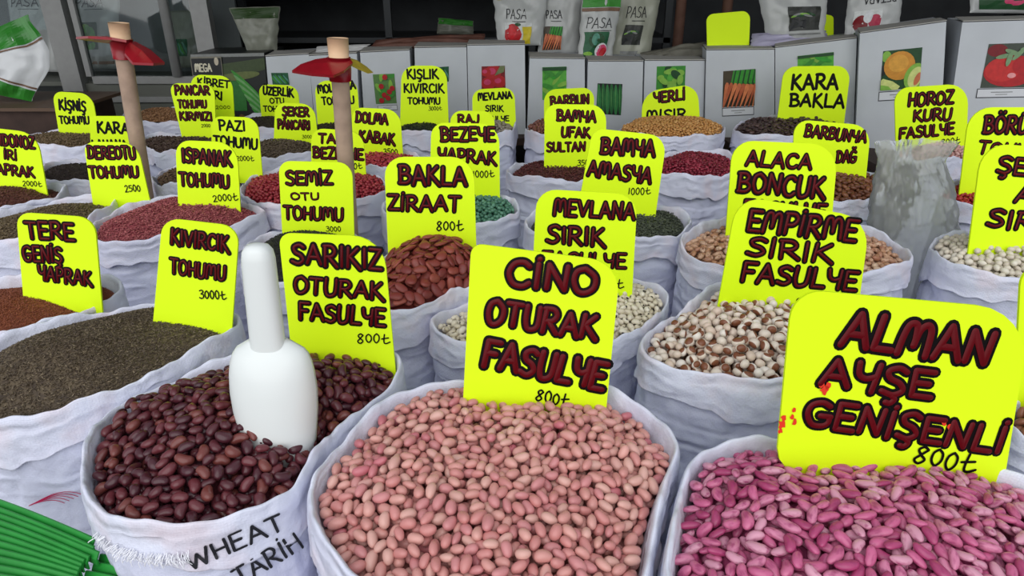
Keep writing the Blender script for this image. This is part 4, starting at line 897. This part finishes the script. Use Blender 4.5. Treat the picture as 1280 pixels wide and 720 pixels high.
# ---------------------------------------------------------------- seed bags
def seed_bag(name, label, q, y, turn, thick, body_m, arts, parts=(), group='seed bags behind the cartons', nz=.35, seed=0, lean=8, belly=0.0):
    a = math.radians(turn); l = math.radians(lean); n = Vector((math.sin(a) * math.cos(l), -math.cos(a) * math.cos(l), math.sin(l)))
    cx = sum(p[0] for p in q) / 4; cy = q[3][1]; A = at_y(cx, cy, y); Q = [at_plane(p[0], p[1], A, n) for p in q]
    def F(u, v, side=1, lift=0.0):
        uu = min(1, max(0, u)); vv = min(1, max(0, v))
        t = (max(0, math.sin(math.pi * uu)) ** .55) * (max(0, math.sin(math.pi * (vv * .93 + .035))) ** .6) * thick * (1.25 - .5 * vv)
        w = noise.noise(Vector((u * 4 + seed, v * 4, side * 3))) * thick * nz + noise.noise(Vector((u * 11 + seed, v * 9, side * 5))) * thick * nz * .35
        edge = noise.noise(Vector((u * 3, v * 7 + seed, 0))) * .006
        return bil(Q, u, v) + n * (side * (t + w * min(1, t / thick * 2)) + lift * (1 if side > 0 else -1)) + Vector((edge + belly * uu * math.sin(math.pi * vv) ** 1.5, 0, edge * .5))
    N = 22; V = []; Fc = []
    for side in (1, -1):
        for j in range(N + 1):
            for i in range(N + 1): V.append(F(i / N, j / N, side))
    for s in range(2):
        for j in range(N):
            for i in range(N):
                k = s * (N + 1) ** 2 + j * (N + 1) + i; f = (k, k + 1, k + N + 2, k + N + 1); Fc.append(f if s == 0 else f[::-1])
    b0 = (N + 1) ** 2
    rim = [i for i in range(N + 1)] + [j * (N + 1) + N for j in range(1, N + 1)] + [N * (N + 1) + i for i in range(N - 1, -1, -1)] + [j * (N + 1) for j in range(N - 1, 0, -1)]
    for i in range(len(rim)): p, q2 = rim[i], rim[(i + 1) % len(rim)]; Fc.append((p, b0 + p, b0 + q2, q2))
    o = mesh_obj(name, V, Fc, body_m, None, True); tag(o, label, 'bag', group)
    for pn, ps in arts:
        art = Art(lambda u, v, z: F(u, v, 1, z + .0022)); ps(art); art.mb.build(pn, o)
    return o, F, n
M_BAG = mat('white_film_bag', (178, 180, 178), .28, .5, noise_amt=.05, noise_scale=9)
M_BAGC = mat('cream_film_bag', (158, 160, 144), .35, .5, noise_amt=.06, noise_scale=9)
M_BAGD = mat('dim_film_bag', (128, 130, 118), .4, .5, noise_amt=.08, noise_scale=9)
M_GBAG = mat('green_film', (50, 132, 44), .3, .5, noise_amt=.15, noise_scale=14)
def sub(a, x0, y0, x1, y1):
    b = Art(lambda u, v, z: a.fn(x0 + (x1 - x0) * u, y0 + (y1 - y0) * v, z)); b.mb = a.mb; return b
def pasa(x0, y0, x1, h, w=.0035, m=BLA, t='PASA'):
    def f(a): a.text(t, x0, y0, x1, h, m, w); a.rect(x0 + (x1 - x0) * .3, y0 - h * .35, x1, y0 - h * .28, m)
    return f
def pic(kind, x0, y0, x1, y1, seed=1):
    return lambda a: art_picture(sub(a, x0, y0, x1, y1), kind, random.Random(seed))
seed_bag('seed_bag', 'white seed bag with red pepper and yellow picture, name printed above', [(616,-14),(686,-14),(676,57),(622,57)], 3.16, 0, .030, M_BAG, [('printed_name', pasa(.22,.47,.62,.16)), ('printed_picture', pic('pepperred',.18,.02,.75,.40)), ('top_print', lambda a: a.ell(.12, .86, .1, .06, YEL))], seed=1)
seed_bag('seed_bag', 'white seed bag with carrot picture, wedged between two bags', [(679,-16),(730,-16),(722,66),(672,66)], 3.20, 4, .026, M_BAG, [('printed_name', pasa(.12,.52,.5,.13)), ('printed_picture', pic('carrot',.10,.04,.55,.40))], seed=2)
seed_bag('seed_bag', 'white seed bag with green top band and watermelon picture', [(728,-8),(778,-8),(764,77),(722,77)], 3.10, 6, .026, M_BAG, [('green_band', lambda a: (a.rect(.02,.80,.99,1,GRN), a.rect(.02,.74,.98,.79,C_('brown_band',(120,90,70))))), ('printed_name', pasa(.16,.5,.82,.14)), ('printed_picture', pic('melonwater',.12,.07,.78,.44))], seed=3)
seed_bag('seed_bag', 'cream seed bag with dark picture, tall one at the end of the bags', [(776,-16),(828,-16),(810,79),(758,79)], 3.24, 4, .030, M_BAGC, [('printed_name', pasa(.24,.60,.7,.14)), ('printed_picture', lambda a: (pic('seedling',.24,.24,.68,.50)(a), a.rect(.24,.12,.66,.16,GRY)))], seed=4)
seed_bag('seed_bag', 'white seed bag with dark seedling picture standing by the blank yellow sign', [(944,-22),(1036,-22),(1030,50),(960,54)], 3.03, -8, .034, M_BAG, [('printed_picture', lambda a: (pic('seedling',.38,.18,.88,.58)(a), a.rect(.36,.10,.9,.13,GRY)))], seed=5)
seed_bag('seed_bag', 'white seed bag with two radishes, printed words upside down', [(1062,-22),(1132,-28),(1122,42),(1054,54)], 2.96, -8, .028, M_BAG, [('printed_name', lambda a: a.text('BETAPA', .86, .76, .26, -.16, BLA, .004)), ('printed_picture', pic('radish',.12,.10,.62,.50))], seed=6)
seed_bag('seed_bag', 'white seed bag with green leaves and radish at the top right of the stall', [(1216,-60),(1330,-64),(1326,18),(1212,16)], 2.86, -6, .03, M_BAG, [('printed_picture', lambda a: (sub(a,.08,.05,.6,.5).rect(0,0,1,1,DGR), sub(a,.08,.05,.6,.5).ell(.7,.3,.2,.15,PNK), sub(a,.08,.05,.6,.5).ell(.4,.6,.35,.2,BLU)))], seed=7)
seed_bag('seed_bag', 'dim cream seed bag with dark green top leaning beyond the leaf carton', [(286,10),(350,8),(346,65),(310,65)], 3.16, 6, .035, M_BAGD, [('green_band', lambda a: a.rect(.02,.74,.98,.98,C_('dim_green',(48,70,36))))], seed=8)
# crumpled green and white bag standing on the wooden ledge
seed_bag('crumpled_bag', 'crumpled white bag with green bands at the edge of the wooden ledge', [(-40,52),(36,18),(40,127),(-30,112)], 2.66, 6, .04, mat('white_glossy_film', (214,216,218), .25, .5), [
   ('green_band', lambda a: (a.band([(.0,.70,1.0),(.4,.67,1.0),(.8,.70,1.0),(1.0,.76,1.0)], M_GBAG, 10), a.band([(.0,.665,.685),(.4,.635,.655),(.8,.665,.685),(1,.725,.745)], C_('brown_band',(150,110,90)), 2))),
   ('lower_band', lambda a: (a.band([(.0,.0,.30),(.3,.0,.27),(.7,.0,.17),(1.0,.0,.12)], M_GBAG, 10), a.band([(.0,.32,.34),(.3,.29,.31),(.7,.19,.21),(1,.14,.16)], C_('brown_band',(150,110,90)), 2)))], nz=.45, seed=9, belly=.075, group='crumpled bag on the ledge')
mb = MB(); mb.box((-2.6, 2.56, 0), (-1.66, 2.9, at_y(30, 128, 2.66).z - .012), M_WOODD); o = mb.build('wooden_ledge'); mb = MB(); mb.box((-2.62, 2.54, at_y(30, 128, 2.66).z - .012), (-1.62, 2.92, at_y(30, 128, 2.66).z), mat('ledge_top', (96, 76, 62), .6, .3)); mb.build('top_board', o); tag(o, 'dark brown wooden ledge under the crumpled green and white bag', 'ledge')
# folded bag, blank signs, papers, posts
seed_bag('folded_bag', 'dull grey folded bag lying on the cartons under the blank yellow sign', [(800,66),(925,46),(928,62),(806,77)], 3.04, 0, .020, mat('dull_grey_film', (104,102,92), .6, .3, noise_amt=.25, noise_scale=20), [], nz=.8, seed=12, lean=60, group='folded bag on the cartons')
seed_bag('folded_bag', 'lilac tinted clear folded bag on the cartons beside the blank yellow sign', [(940,42),(1032,38),(1036,50),(938,60)], 2.98, 0, .012, mat('lilac_film', (170,166,190), .25, .5), [], nz=.8, seed=13, lean=50, group='folded bag on the cartons')
seed_bag('brown_pouch', 'flat brown pouch lying on the cartons beyond the tall winter lettuce sign', [(470,50),(606,42),(606,58),(462,61)], 3.12, 0, .02, mat('brown_leather', (96,64,54), .6, .3, noise_amt=.2, noise_scale=16), [], nz=.5, seed=14, lean=55, group='brown pouch')
seed_bag('paper_sheet', 'white paper sheets on the cartons behind the second hoe', [(396,58),(464,55),(450,63),(394,67)], 3.06, 0, .006, mat('white_paper', (216,216,214), .7, .3), [], nz=.4, seed=15, lean=70, group='paper sheets')
def board(label, corners, y, name='blank_sign'):
    n = Vector((0, -1, .12)).normalized(); A = at_y(corners[0][0], corners[3][1], y); C = [at_plane(a, b, A, n) for a, b in corners]; w = (C[1] - C[0]).length
    loop = bezier_corner(C[0], C[3], C[1], .16 * w) + bezier_corner(C[1], C[0], C[2], .2 * w) + [C[2], C[3]]
    mb = MB(); mb.prism(loop, -n * .004, M_YEL); o = mb.build(name); tag(o, label, 'sign')
board('blank yellow sign standing behind the carrot carton', [(883,18),(938,13),(936,66),(884,62)], 3.02)
board('sliver of blank yellow sign between two seed bags', [(1024,16),(1042,20),(1042,58),(1024,58)], 3.09)
M_POST = mat('brown_handle_wood', (120, 88, 74), .6, .3, noise_amt=.15, noise_scale=20)
for px, ptop, y, lab in ((855, -30, 3.9, 'upright brown wooden post beside the folded grey bag'), (914, -30, 3.95, 'upright brown wooden post above the blank yellow sign')):
    p = at_y(px, ptop, y); mb = MB(); mb.tube([(p.x, y, 0), (p.x, y, 1.5)], [.03, .026], M_POST); mb.tube([(p.x, y, 1.5), (p.x, y, 1.52)], [.026, .018], M_POST); o = mb.build('wooden_post', None, True); tag(o, lab, 'post')

# ---------------------------------------------------------------- glazed cabinet on the left
M_ALU = mat('brushed_aluminium', (150, 150, 148), .45, .5, noise_amt=.06, noise_scale=30)
M_ALUD = mat('aluminium_panel', (104, 106, 98), .5, .4, noise_amt=.1, noise_scale=6)
M_GLS = bpy.data.materials.new('cabinet_glass'); M_GLS.use_nodes = True; nt = M_GLS.node_tree
for q in list(nt.nodes): nt.nodes.remove(q)
_o = nt.nodes.new('ShaderNodeOutputMaterial'); _m = nt.nodes.new('ShaderNodeMixShader'); _t = nt.nodes.new('ShaderNodeBsdfTransparent'); _g = nt.nodes.new('ShaderNodeBsdfGlossy'); _f = nt.nodes.new('ShaderNodeFresnel')
_g.inputs['Roughness'].default_value = .03; _f.inputs[0].default_value = 1.55; _t.inputs[0].default_value = (.86, .9, .9, 1)
nt.links.new(_f.outputs[0], _m.inputs[0]); nt.links.new(_t.outputs[0], _m.inputs[1]); nt.links.new(_g.outputs[0], _m.inputs[2]); nt.links.new(_m.outputs[0], _o.inputs[0])
CY = 3.36
xl = at_y(82, 60, CY).x; xr = at_y(262, 60, CY).x; z0 = at_y(150, 127, CY).z
cab = bpy.data.objects.new('display_cabinet', None); COL.objects.link(cab); cab.location = (xl, CY, 0); tag(cab, 'aluminium framed glass cabinet of seed bags behind the first hoe', 'cabinet')
def part(name, boxes, m, parent=cab):
    mb = MB()
    for lo, hi in boxes: mb.box(lo, hi, m)
    o = mb.build(name, parent); o.matrix_parent_inverse = parent.matrix_basis.inverted() if parent.type == 'EMPTY' else Matrix(); return o
ZT = 1.96
part('corner_post', [((xl - .045, CY - .03, 0), (xl + .05, CY + .03, ZT))], M_ALU)
part('corner_post', [((xr - .02, CY - .02, 0), (xr + .03, CY + .03, ZT))], M_ALU)
zr1, zr0 = at_y(150, 95, CY).z, at_y(150, 104, CY).z; zq1 = at_y(150, 120, CY).z
DOOR = part('door', [((xl + .075, CY - .02, zr1), (xl + .10, CY + .01, ZT)), ((xl + .10, CY - .02, zr0), (xr - .02, CY + .01, zr1)), ((xr - .05, CY - .02, zr1), (xr - .02, CY + .01, ZT))], M_ALU)
part('lower_panel', [((xl + .05, CY - .005, .2), (xr - .02, CY + .01, zr0))], M_ALUD)
part('bottom_rail', [((xl + .05, CY - .02, z0), (xr - .02, CY - .005, zq1))], M_ALU)
part('glass_pane', [((xl + .10, CY - .004, zr1), (xr - .05, CY + .002, ZT))], M_GLS, DOOR)
part('side_pane', [((xl - .9, CY - .004, .9), (xl - .045, CY + .002, ZT))], M_GLS)
part('back_panel', [((xl - .9, CY + .40, 0), (xr, CY + .42, ZT))], mat('cabinet_back', (96, 100, 100), .7, .3, noise_amt=.2, noise_scale=3))
part('shelf', [((xl - .9, CY + .03, zr1 - .05), (xr - .03, CY + .4, zr1 - .03))], M_ALUD)
hx = at_y(205, 40, CY).x; mb = MB(); mb.tube([(hx + .02, CY - .03, 1.08), (hx - .005, CY - .05, 1.10), (hx - .012, CY - .055, 1.14), (hx - .005, CY - .05, 1.18), (hx + .02, CY - .03, 1.2)], [.006] * 5, M_ALU, 8); mb.box((hx + .015, CY - .035, zr1), (hx + .05, CY - .004, ZT), M_ALU)
o = mb.build('door_handle', DOOR, True)
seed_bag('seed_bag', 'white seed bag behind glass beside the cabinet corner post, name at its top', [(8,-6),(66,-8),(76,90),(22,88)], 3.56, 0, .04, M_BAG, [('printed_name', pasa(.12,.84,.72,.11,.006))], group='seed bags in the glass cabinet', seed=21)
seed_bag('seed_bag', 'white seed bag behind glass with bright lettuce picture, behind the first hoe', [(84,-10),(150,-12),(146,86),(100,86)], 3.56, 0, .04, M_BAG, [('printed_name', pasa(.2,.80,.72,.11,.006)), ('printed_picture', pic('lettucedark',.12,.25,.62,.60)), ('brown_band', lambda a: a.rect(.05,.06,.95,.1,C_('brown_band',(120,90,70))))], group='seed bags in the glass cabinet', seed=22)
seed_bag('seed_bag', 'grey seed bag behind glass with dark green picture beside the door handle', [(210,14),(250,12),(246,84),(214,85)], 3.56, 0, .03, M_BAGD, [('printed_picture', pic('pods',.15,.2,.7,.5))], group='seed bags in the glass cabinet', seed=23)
# dim shelving deep in the shop
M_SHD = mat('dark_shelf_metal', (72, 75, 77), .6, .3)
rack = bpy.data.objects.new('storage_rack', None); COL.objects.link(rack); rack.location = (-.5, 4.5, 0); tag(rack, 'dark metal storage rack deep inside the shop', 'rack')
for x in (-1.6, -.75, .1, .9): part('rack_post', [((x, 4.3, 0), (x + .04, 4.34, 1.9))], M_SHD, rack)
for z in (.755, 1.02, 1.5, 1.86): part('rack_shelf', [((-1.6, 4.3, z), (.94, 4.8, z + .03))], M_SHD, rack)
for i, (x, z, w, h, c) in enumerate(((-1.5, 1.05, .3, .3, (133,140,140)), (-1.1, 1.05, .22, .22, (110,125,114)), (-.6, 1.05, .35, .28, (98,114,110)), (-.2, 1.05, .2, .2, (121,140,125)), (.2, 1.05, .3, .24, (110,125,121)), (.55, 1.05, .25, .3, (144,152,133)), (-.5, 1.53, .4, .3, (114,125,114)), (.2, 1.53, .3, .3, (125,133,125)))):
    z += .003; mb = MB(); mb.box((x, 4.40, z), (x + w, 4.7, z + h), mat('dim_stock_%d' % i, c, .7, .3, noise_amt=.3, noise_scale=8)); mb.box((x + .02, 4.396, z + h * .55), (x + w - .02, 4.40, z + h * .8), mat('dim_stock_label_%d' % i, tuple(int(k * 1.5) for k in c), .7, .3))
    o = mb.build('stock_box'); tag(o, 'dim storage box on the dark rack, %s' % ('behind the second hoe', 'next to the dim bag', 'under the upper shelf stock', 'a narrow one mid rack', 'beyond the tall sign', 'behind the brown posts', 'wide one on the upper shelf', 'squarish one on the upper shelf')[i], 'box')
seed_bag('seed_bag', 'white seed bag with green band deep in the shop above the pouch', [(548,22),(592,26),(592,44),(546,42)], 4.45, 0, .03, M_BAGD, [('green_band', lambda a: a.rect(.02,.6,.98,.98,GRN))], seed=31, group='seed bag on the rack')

# ---------------------------------------------------------------- hoes
M_HAND = mat('ash_handle', (172, 146, 128), .6, .3, noise_amt=.18, noise_scale=26)
M_HANDT = mat('fresh_cut_ash', (222, 186, 150), .6, .3, noise_amt=.06, noise_scale=30)
M_HRED = mat('red_enamelled_iron', (138, 18, 30), .32, .5, noise_amt=.12, noise_scale=24)
M_HYEL = mat('yellow_lit_iron', (170, 150, 50), .4, .5)  # yellow light falling on the pick blade, painted in as its colour
def plate(mb, pts, n, t, m, sag=.0):
    c = sum((Vector(p) for p in pts), Vector()) / len(pts); mb.prism([Vector(p) for p in pts], n * t, m)
def hoe(label, top, bot, y, r, colh, blades):
    a = at_y(*top, y); b = at_y(*bot, y); d = (b - a).normalized(); b = a + d * ((a.z - 0.0) / -d.z)
    root = bpy.data.objects.new('hoe', None); COL.objects.link(root); root.location = (b.x, b.y, 0); tag(root, label, 'hoe', 'red hoes standing among the sacks'); bpy.context.view_layer.update()
    inv = root.matrix_world.inverted()
    def add(mb, name, sm=True):
        o = mb.build(name, root, sm); o.matrix_parent_inverse = inv; return o
    L = (b - a).length; p = lambda s: a + d * s
    mb = MB(); mb.tube([p(.001), p(colh[0] * .6), p(colh[0])], [r * 1.16, r * 1.14, r * 1.1], M_HANDT, 20); mb.tube([p(colh[0]), p(colh[1]), p(.3), p(L)], [r * 1.08, r, r * .96, r * .95], M_HAND, 20); add(mb, 'handle')
    mb = MB(); mb.tube([p(colh[0] - .002), p((colh[0] + colh[1]) / 2), p(colh[1])], [r * 1.28, r * 1.3, r * 1.2], M_HRED, 20); add(mb, 'eye_collar')
    for pts, m in blades:
        P = [at_y(x, yy, w) for x, yy, w in pts]; n = (P[1] - P[0]).cross(P[2] - P[0]).normalized()
        if n.z < 0: n = -n
        c = sum(P, Vector()) / len(P); mb = MB(); k = len(P)
        V = P + [q - n * .006 for q in P] + [c + n * .007, c - n * .010]
        F = [(i, (i + 1) % k, 2 * k) for i in range(k)] + [((i + 1) % k + k, i + k, 2 * k + 1) for i in range(k)] + [(i, i + k, (i + 1) % k + k, (i + 1) % k) for i in range(k)]
        mb.add(V, F, m); add(mb, 'blade', False)
hoe('red hoe on a pale wooden handle in front of the glass cabinet', (148, 28), (176, 205), 1.80, .0205, (.040, .086),
    [([(95,46,1.86),(110,45,1.80),(140,47,1.76),(158,50,1.76),(158,53,1.80),(140,52,1.82)], M_HRED), ([(158,50,1.80),(170,52,1.82),(188,62,1.80),(206,78,1.74),(192,79,1.70),(166,78,1.73),(156,66,1.76)], M_HRED)])
hoe('red hoe on a brown wooden handle among the red peas', (422, 47), (433, 215), 1.555, .0195, (.042, .090),
    [([(365,88,1.50),(376,80,1.53),(394,74,1.56),(414,71,1.575),(437,72,1.575),(441,78,1.53),(430,88,1.485),(417,94,1.46),(390,92,1.47)], M_HRED), ([(436,72,1.58),(446,75,1.60),(458,83,1.63),(465,89,1.64),(458,90,1.61),(444,84,1.58),(436,80,1.56)], M_HYEL)])

# ---------------------------------------------------------------- white plastic scoop standing in the kidney beans
M_SCOOP = mat('white_scoop_plastic', (226, 230, 228), .32, .45)
def scoop():
    T = at_y(321, 305, .715); B = at_y(352, 585, .690); ax = (B - T); L = ax.length; ax.normalize()
    e1 = Vector((1, 0, 0)); e1 = (e1 - ax * e1.dot(ax)).normalized(); e2 = ax.cross(e1).normalized()
    if e2.y > 0: e2 = -e2      # towards the viewer
    # distance along, half width, half depth, forward bulge
    prof = [(.0, .006, .006), (.002, .012, .012), (.008, .0165, .0155), (.018, .0182, .016), (.04, .0186, .016), (.08, .0193, .0155), (.115, .0198, .0150), (.128, .0200, .014)]
    rings = []
    for s, w, dp in prof:
        rings.append([T + ax * s + e1 * (w * math.copysign(abs(math.cos(t)) ** .8, math.cos(t))) + e2 * (dp * math.copysign(abs(math.sin(t)) ** .8, math.sin(t))) for t in [2 * math.pi * k / 32 for k in range(32)]])
    V = [p for r in rings for p in r]; F = []
    for i in range(len(rings) - 1):
        for k in range(32): F.append((i*32+k, i*32+(k+1) % 32, (i+1)*32+(k+1) % 32, (i+1)*32+k))
    V.append(T - ax * .0006); F += [((k + 1) % 32, k, len(V) - 1) for k in range(32)]
    bowl = [(.118, .0210, .010), (.124, .0300, .014), (.130, .0400, .019), (.137, .0450, .023), (.147, .0485, .027), (.162, .0508, .030), (.185, .0522, .032), (.210, .0510, .033), (.235, .0480, .033), (.290, .0410, .030)]
    n = 30
    def shell(off):
        R = []
        for s, w, dp in bowl:
            row = []
            for k in range(n + 1):
                t = math.pi * k / n; row.append(T + ax * s + e1 * ((w - off) * math.cos(t)) + e2 * ((dp * 1.25 - off) * (math.sin(t) ** .8) - .008))
            R.append(row)
        return R
    o1, i1 = shell(0), shell(.003); VB = [p for r in o1 for p in r] + [p for r in i1 for p in r]; FB = []; m1 = len(o1) * (n + 1); q = n + 1
    for i in range(len(o1) - 1):
        for k in range(n):
            a = i * q + k; FB.append((a, a + 1, a + q + 1, a + q)); FB.append((m1 + a, m1 + a + q, m1 + a + q + 1, m1 + a + 1))
        for k in (0, n): a = i * q + k; FB.append((a, a + q, m1 + a + q, m1 + a))
    for i in (0, len(o1) - 1):
        for k in range(n): a = i * q + k; FB.append((a, a + 1, m1 + a + 1, m1 + a))
    o = mesh_obj('scoop', VB, FB, M_SCOOP, None, True); tag(o, 'white plastic scoop standing handle up in the dark red kidney beans', 'scoop')
    mesh_obj('handle', V, F, M_SCOOP, o, True)
    # the back wall where the bowl meets the handle
scoop()

# ---------------------------------------------------------------- clear plastic bag between the sacks
M_CLEAR = bpy.data.materials.new('clear_milky_film'); M_CLEAR.use_nodes = True; nt = M_CLEAR.node_tree; N = nt.nodes
for q in list(N): N.remove(q)
_o = N.new('ShaderNodeOutputMaterial'); _t = N.new('ShaderNodeBsdfTransparent'); _d = N.new('ShaderNodeBsdfDiffuse'); _tl = N.new('ShaderNodeBsdfTranslucent'); _g = N.new('ShaderNodeBsdfGlossy'); _f = N.new('ShaderNodeFresnel')
_t.inputs[0].default_value = (.97, .98, .97, 1); _d.inputs[0].default_value = (.92, .93, .92, 1); _tl.inputs[0].default_value = (.92, .94, .92, 1); _g.inputs['Roughness'].default_value = .2; _f.inputs[0].default_value = 1.5
m1 = N.new('ShaderNodeMixShader'); m1.inputs[0].default_value = .5; nt.links.new(_d.outputs[0], m1.inputs[1]); nt.links.new(_tl.outputs[0], m1.inputs[2])
m2 = N.new('ShaderNodeMixShader'); m2.inputs[0].default_value = .36; nt.links.new(_t.outputs[0], m2.inputs[1]); nt.links.new(m1.outputs[0], m2.inputs[2])
m3 = N.new('ShaderNodeMixShader'); nt.links.new(_f.outputs[0], m3.inputs[0]); nt.links.new(m2.outputs[0], m3.inputs[1]); nt.links.new(_g.outputs[0], m3.inputs[2]); nt.links.new(m3.outputs[0], _o.inputs[0])
def clear_bag():
    y = 1.56; rows = 70; n = 150; V = []; F = []
    a0, a1 = at_y(1096, 178, y), at_y(1192, 180, y); zt = a0.z
    for j in range(rows + 1):
        f = j / rows; z = .0 + zt * f
        xl = np.interp(f, [0, .35, .6, .86, .95, 1], [at_y(1106, 640, y).x] * 1 + [at_y(1082, 420, y).x, at_y(1080, 330, y).x, at_y(1090, 235, y).x, at_y(1098, 196, y).x, at_y(1094, 178, y).x])
        xr = np.interp(f, [0, .35, .6, .86, .95, 1], [at_y(1166, 640, y).x] * 1 + [at_y(1190, 420, y).x, at_y(1200, 330, y).x, at_y(1194, 235, y).x, at_y(1178, 200, y).x, at_y(1194, 180, y).x])
        c = (xl + xr) / 2; w = (xr - xl) / 2; dp = np.interp(f, [0, .2, .7, .93, 1], [.05, .075, .07, .02, .03])
        for k in range(n):
            t = 2 * math.pi * k / n; x, yy = math.cos(t), math.sin(t)
            sd = 1 if yy > 0 else -1; q = noise.noise(Vector((x * 1.3, yy * 1.3, z * 5))) * .014
            for fa, fb, am, wd in ((7, 9, .010, 7), (16, -13, .006, 8), (-24, 21, .004, 7)):
                cr = noise.noise(Vector((x * .16 * fa + z * fb * 2.2, z * fa * 1.6 - x * .12 * fb, sd * 2.0))); q += am * .6 * (max(0, 1 - abs(cr) * wd) ** 2) + am * .35 * cr
            V.append((c + (w + q) * x, y + (dp + q) * yy, z + .008 * noise.noise(Vector((x * 3, yy * 3, f * 2))) * f))
    for j in range(rows):
        for k in range(n): F.append((j*n+k, j*n+(k+1) % n, (j+1)*n+(k+1) % n, (j+1)*n+k))
    F.append(list(range(n))[::-1])
    o = mesh_obj('clear_plastic_bag', V, F, M_CLEAR, None, True); tag(o, 'tall crumpled clear plastic bag standing between the sacks', 'plastic bag')
clear_bag()

# ---------------------------------------------------------------- green strips at the front corner, on a low stool
M_GSTR = mat('green_plastic_strip', (32, 138, 50), .4, .45, noise_amt=.1, noise_scale=30)
def strip(label, p0, p1, z, width, drop, ext=(.0, .0)):
    a, b = at_z(*p0, z), at_z(*p1, z); d = (b - a).normalized(); a = a - d * ext[0]; s = Vector((d.y, -d.x, 0)); 
    if s.y > 0: s = -s
    w = s * width + Vector((0, 0, -drop)); n = d.cross(w).normalized(); n = n if n.z > 0 else -n
    k = 10; V = []; F = []
    for i in range(k + 1):
        q = a.lerp(b, i / k) + Vector((0, 0, .004 * math.sin(3.1 * i / k)))
        for c in (q, q + w * .5 + n * .0025, q + w): V += [c + n * .0011, c - n * .0011]
    for i in range(k):
        o = i * 6; F += [(o, o+2, o+8, o+6), (o+2, o+4, o+10, o+8), (o+1, o+7, o+9, o+3), (o+3, o+9, o+11, o+5), (o, o+6, o+7, o+1), (o+4, o+5, o+11, o+10)]
    F += [(0, 1, 3, 2), (2, 3, 5, 4), (k*6, k*6+2, k*6+3, k*6+1), (k*6+2, k*6+4, k*6+5, k*6+3)]
    o = mesh_obj('green_strip', V, F, M_GSTR); tag(o, label, 'plastic strip', 'green plastic strips fanned at the front corner')
LS = 'one of the flat green plastic strips fanned out beside the lettuce seed sack'
zc = .54
for i, (y0, x1, y1) in enumerate(((624,119,673),(634,118,683),(642,124,690),(650,112,695),(659,106,699),(668,103,704),(677,100,709),(687,98,714),(697,95,720),(708,90,727),(719,84,734))):
    strip(LS, (-6, y0), (x1, y1), zc - .0015 * i, .0050, .016, (.05, 0))
for i, (x0, y0, x1, y1) in enumerate(((126,692,224,722),(118,702,204,726),(108,713,180,734))):
    strip('one of the shorter green plastic strips lying below the frayed sack hem', (x0, y0), (x1, y1), zc - .018 - .003 * i, .006, .016)
g = at_z(60, 690, .5)
mb = MB(); mb.box((-.72, .40, .455), (-.38, .520, .475), M_WOODD)
o = mb.build('low_stool'); tag(o, 'low dark wooden stool under the fanned green strips', 'stool')
for x, y in ((-.70, .42), (-.41, .42), (-.70, .50), (-.41, .50)): mb = MB(); mb.box((x - .012, y - .012, 0), (x + .012, y + .012, .455), M_WOODD); mb.build('leg', o)

# ---------------------------------------------------------------- print, scribble and frayed hem on the front sacks
bpy.context.view_layer.update()
def find_sack(start): return next(o for o in bpy.data.objects if o.name.startswith('grain_sack') and o.get('label', '').startswith(start))
def surf_tree(o):
    V = []; F = []
    for q in [o] + list(o.children):
        k = len(V); V += [q.matrix_world @ v.co for v in q.data.vertices]; F += [[i + k for i in p.vertices] for p in q.data.polygons]
    return BVHTree.FromPolygons(V, F)
M_INK = mat('black_sack_print', (34, 34, 40), .6, .3); M_SCR = mat('crimson_scribble', (196, 40, 90), .6, .3); M_THR = mat('white_loose_thread', (236, 236, 242), .6, .3)
def decal(tree, lines, w, m, name, parent):
    mb = MB(); k = 0
    for P in lines:
        Q = []
        for x, y in P:
            d = ray(x, y).normalized(); h = tree.ray_cast(CV, d)
            if h[0] is None: continue
            nn = h[1] if h[1].dot(d) < 0 else -h[1]; Q.append((h[0] + nn * .0014, nn))
        if len(Q) > 1: ribbon(mb, [q[0] for q in Q], w, .0001, m, sum((q[1] for q in Q), Vector()).normalized(), 3); k += 1
    if k: mb.build(name, parent)
def px_text(t, x0, y0, x1, y1, h, slant=0, per=5, rs=random.Random(4)):
    out = []; L = math.hypot(x1 - x0, y1 - y0); ux, uy = (x1 - x0) / L, (y1 - y0) / L
    for st in text_strokes(t, rs, .02, per):
        P = []
        for a, b in zip(st[:-1], st[1:]):
            for k in range(4): q = a.lerp(b, k / 4); P.append(q)
        P.append(st[-1]); out.append([(x0 + ux * L * p.x + uy * h * p.y, y0 + uy * L * p.x - ux * h * p.y) for p in P])
    return out
S_D = find_sack('white sack of dark red kidney'); S_L = find_sack('white sack of dark brown lettuce')
T_D, T_L = surf_tree(S_D), surf_tree(S_L)
decal(T_D, px_text('WHEAT', 238, 712, 356, 660, 20) + px_text('TAR\u0130H', 300, 732, 378, 684, 21), .0034, M_INK, 'printed_words', S_D)
decal(T_L, [[(40 + k * 1.5 + (52 + 4 * k) * t, 630 - 13 * math.sin(t * (2.2 + .1 * k)) - k * 2.6 * (.3 + t) + t * 3) for t in [i / 8 for i in range(9)]] for k in range(-2, 3)], .0012, M_SCR, 'crimson_scribble', S_L)
mb = MB(); rs = random.Random(8)
for i in range(170):
    x = rs.uniform(122, 236); y = 0
    d = None
    yy = np.interp(x, [118, 150, 190, 230, 265], [664, 684, 694, 692, 680]) + rs.uniform(-4, 4)
    h = T_D.ray_cast(CV, ray(x, yy).normalized())
    if h[0] is None: continue
    nn = h[1] if h[1].y < 0 else -h[1]; p = h[0] + nn * .002; q = p + Vector((rs.uniform(-.006, .006), 0, -rs.uniform(.003, .012))) + nn * rs.uniform(.002, .007)
    ribbon(mb, [p, p.lerp(q, .5) + nn * .003, q], .0009, .0002, M_THR, nn, 2)
if mb.v: o = mb.build('frayed_hem', S_D); o['kind'] = 'stuff'
